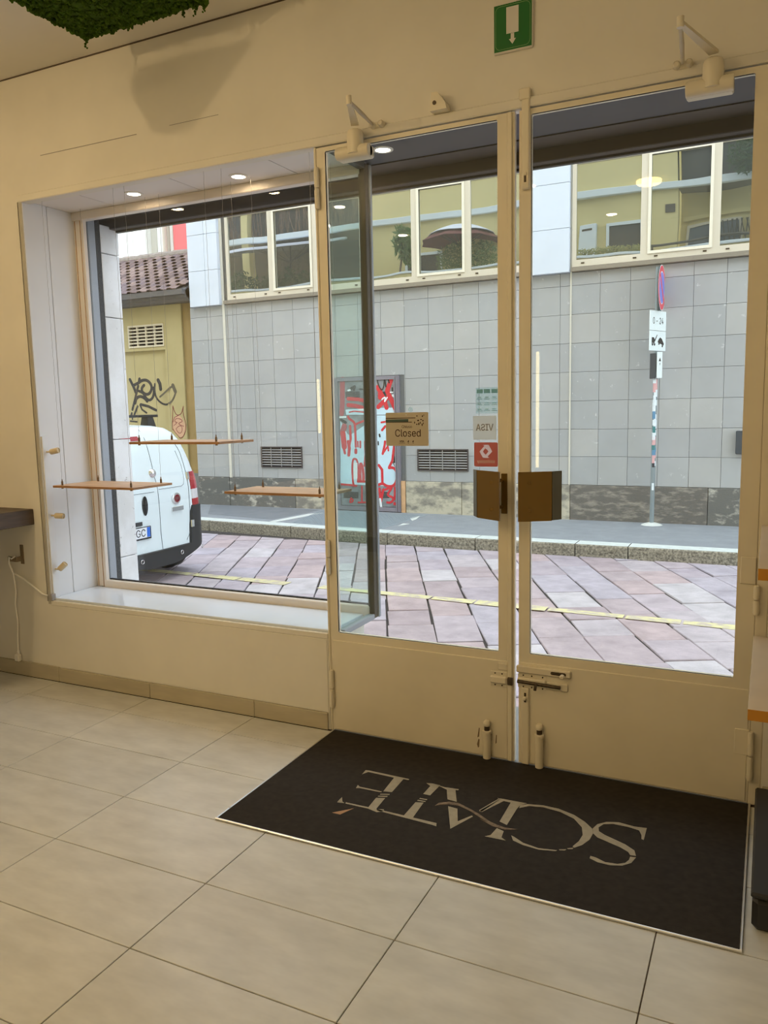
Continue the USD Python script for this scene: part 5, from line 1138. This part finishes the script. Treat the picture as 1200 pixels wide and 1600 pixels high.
# parasols on the terrace
def parasol(label, x, y, z, R, mt, sag, underside, name='parasol', tilt=0.0):
    t = thing(name, label, 'parasol', (x, y, 3.7)); n = 8; V = [(x, y, z)]
    for i in range(1, 6):
        f = i/5
        for k in range(n*4):
            a = k*2*math.pi/(n*4); sc = 1 - .10*f*abs(math.sin(a*n/2)); V.append((x + R*f*sc*math.cos(a), y + R*f*sc*math.sin(a), z - sag*(f**1.4) - tilt*R*f*sc*math.sin(a)))
    F = [(0, 1 + k, 1 + (k+1) % 32) for k in range(32)]
    for i in range(4):
        for k in range(32):
            a, b, c, e = 1 + i*32 + k, 1 + i*32 + (k+1) % 32, 33 + i*32 + (k+1) % 32, 33 + i*32 + k; F += [(a, e, c), (a, c, b)]
    V = np.array(V); V2 = V - [0, 0, .015]; F = np.array(F)
    tm = trimesh.Trimesh(np.vstack([V, V2]), np.vstack([F, F[:, ::-1] + len(V)]), process=False)
    part(t, 'canopy', trimesh.Trimesh(V, F, process=False), mt, smooth=40)
    part(t, 'underside', trimesh.Trimesh(V2, F[:, ::-1], process=False), underside, smooth=40)
    part(t, 'pole', MB().cyl((x, y, 3.7), (x, y, z), .025, 10), 'dark_metal')
    for k in range(8):
        a = k*math.pi/4; part(t, 'rib', MB().tube([(x, y, z - .55), (x + R*.55*math.cos(a), y + R*.55*math.sin(a), z - sag*.45 - .03 - tilt*R*.55*math.sin(a))], .012, 5), 'dark_metal')
    return t
parasol('wide white parasol mirrored in the leftmost windows', -11.2, -.2, 6.36, 1.75, 'parasol_white', .10, 'parasol_shade', tilt=0.20)  # grey lower side paints the shade beneath the white canopy
tp = '/World/parasol'; vb = MB()
vb.lathe([(1.70, 6.255), (1.745, 6.262), (1.75, 6.325), (1.72, 6.33)], (-11.2, -.2, 0), Z3, 40); vb.l[0].vertices[:, 2] -= 0.20*(vb.l[0].vertices[:, 1] + .2); part(tp, 'valance', vb, 'parasol_white', smooth=40)
t_ = parasol('maroon parasol with scalloped white top mirrored in the middle windows', -5.75, 0.0, 6.22, 1.05, 'parasol_maroon', .42, 'parasol_maroon')
mb = MB(); mb.lathe([(0, 6.25), (0.3, 6.195), (0.62, 6.075), (0.85, 5.965), (0.84, 5.955), (0.62, 6.065), (0.3, 6.185), (0, 6.24)], (-5.75, 0, 0), Z3, 16); part(t_, 'top_cap', mb, 'parasol_white', smooth=40)
# greenery
def leaves(mb, n, c, s, size, rg):
    c, s = np.array(c, float), np.array(s, float)
    d = rg.normal(size=(n, 3)); d /= np.linalg.norm(d, axis=1, keepdims=True); p = c + d*s*(rg.random((n, 1))**.4)
    a = rg.normal(size=(n, 3)); a /= np.linalg.norm(a, axis=1, keepdims=True); b = np.cross(a, rg.normal(size=(n, 3))); b /= np.linalg.norm(b, axis=1, keepdims=True)
    sz = size*rg.uniform(.7, 1.3, (n, 1)); V = np.stack([p - a*sz, p + b*sz*.35, p + a*sz, p - b*sz*.35], 1).reshape(-1, 3)
    k = np.arange(n)[:, None]*4; F = np.vstack([k + [0, 1, 2], k + [0, 2, 3]]); return mb.add(trimesh.Trimesh(V, F, process=False))
rg = np.random.default_rng(31)
def plant(name, label, cat, blobs, n, size, mt, stem=None):
    lo = min(c[2] - s[2] for c, s in blobs); t = thing(name, label, cat, (blobs[0][0][0], blobs[0][0][1], lo)); mb = MB()
    for c, s in blobs: leaves(mb, n, c, s, size, rg)
    part(t, 'foliage', mb, mt, kind='stuff')
    if stem: part(t, 'stem', MB().tube(stem, .03, 6), 'bark')
plant('terrace_shrub', 'dark shrubs under the white parasol, mirrored in the leftmost windows', 'shrub', [((-13.2 + k*.55, .2, 5.15 + .12*math.sin(k*2.1)), (.4, .25, .42)) for k in range(7)], 350, .06, 'leaf_dark')
plant('terrace_shrub', 'green bush below the maroon parasol, mirrored in the middle windows', 'shrub', [((-5.9, .25, 5.35), (.45, .25, .4)), ((-5.1, .25, 5.35), (.45, .25, .42))], 700, .05, 'leaf_mid')
plant('terrace_tree', 'small drooping leafy tree mirrored left in the middle windows', 'tree', [((-7.35, .2, 5.95), (.3, .25, .45)), ((-7.1, .2, 5.6), (.25, .2, .35))], 260, .12, 'leaf_mid', [(-7.4, .2, 3.7), (-7.4, .2, 5.2), (-7.35, .2, 6.0)])
plant('trailing_plant', 'pale trailing plants on the parapet, mirrored in the right windows', 'plant', [((-2.4 + k*.3, .5, 5.12), (.2, .15, .10)) for k in range(5)], 160, .04, 'leaf_pale')
plant('roof_creeper', 'leafy creeper above the ledge, mirrored at the right edge', 'plant', [((1.0 + k*.4, -.2, 7.1 + .2*math.sin(k*3)), (.4, .3, .5)) for k in range(4)], 500, .07, 'leaf_dark')
t = thing('bare_branches', 'tangle of bare brown stems above the white ledge, mirrored in the leftmost windows', 'plant', (-11, -1.2, 6.74)); mb = MB()
for k in range(90):
    x = rg.uniform(-14.8, -9.2); y = rg.uniform(-1.8, -.7); l_ = rg.uniform(-.5, .5); hgt = rg.uniform(.9, 2.4); mb.tube([(x, y, 6.74), (x + l_*.4, y + .05, 6.74 + hgt*.5), (x + l_, y, 6.74 + hgt)], .014, 4)
part(t, 'stems', mb, 'bark', kind='stuff')
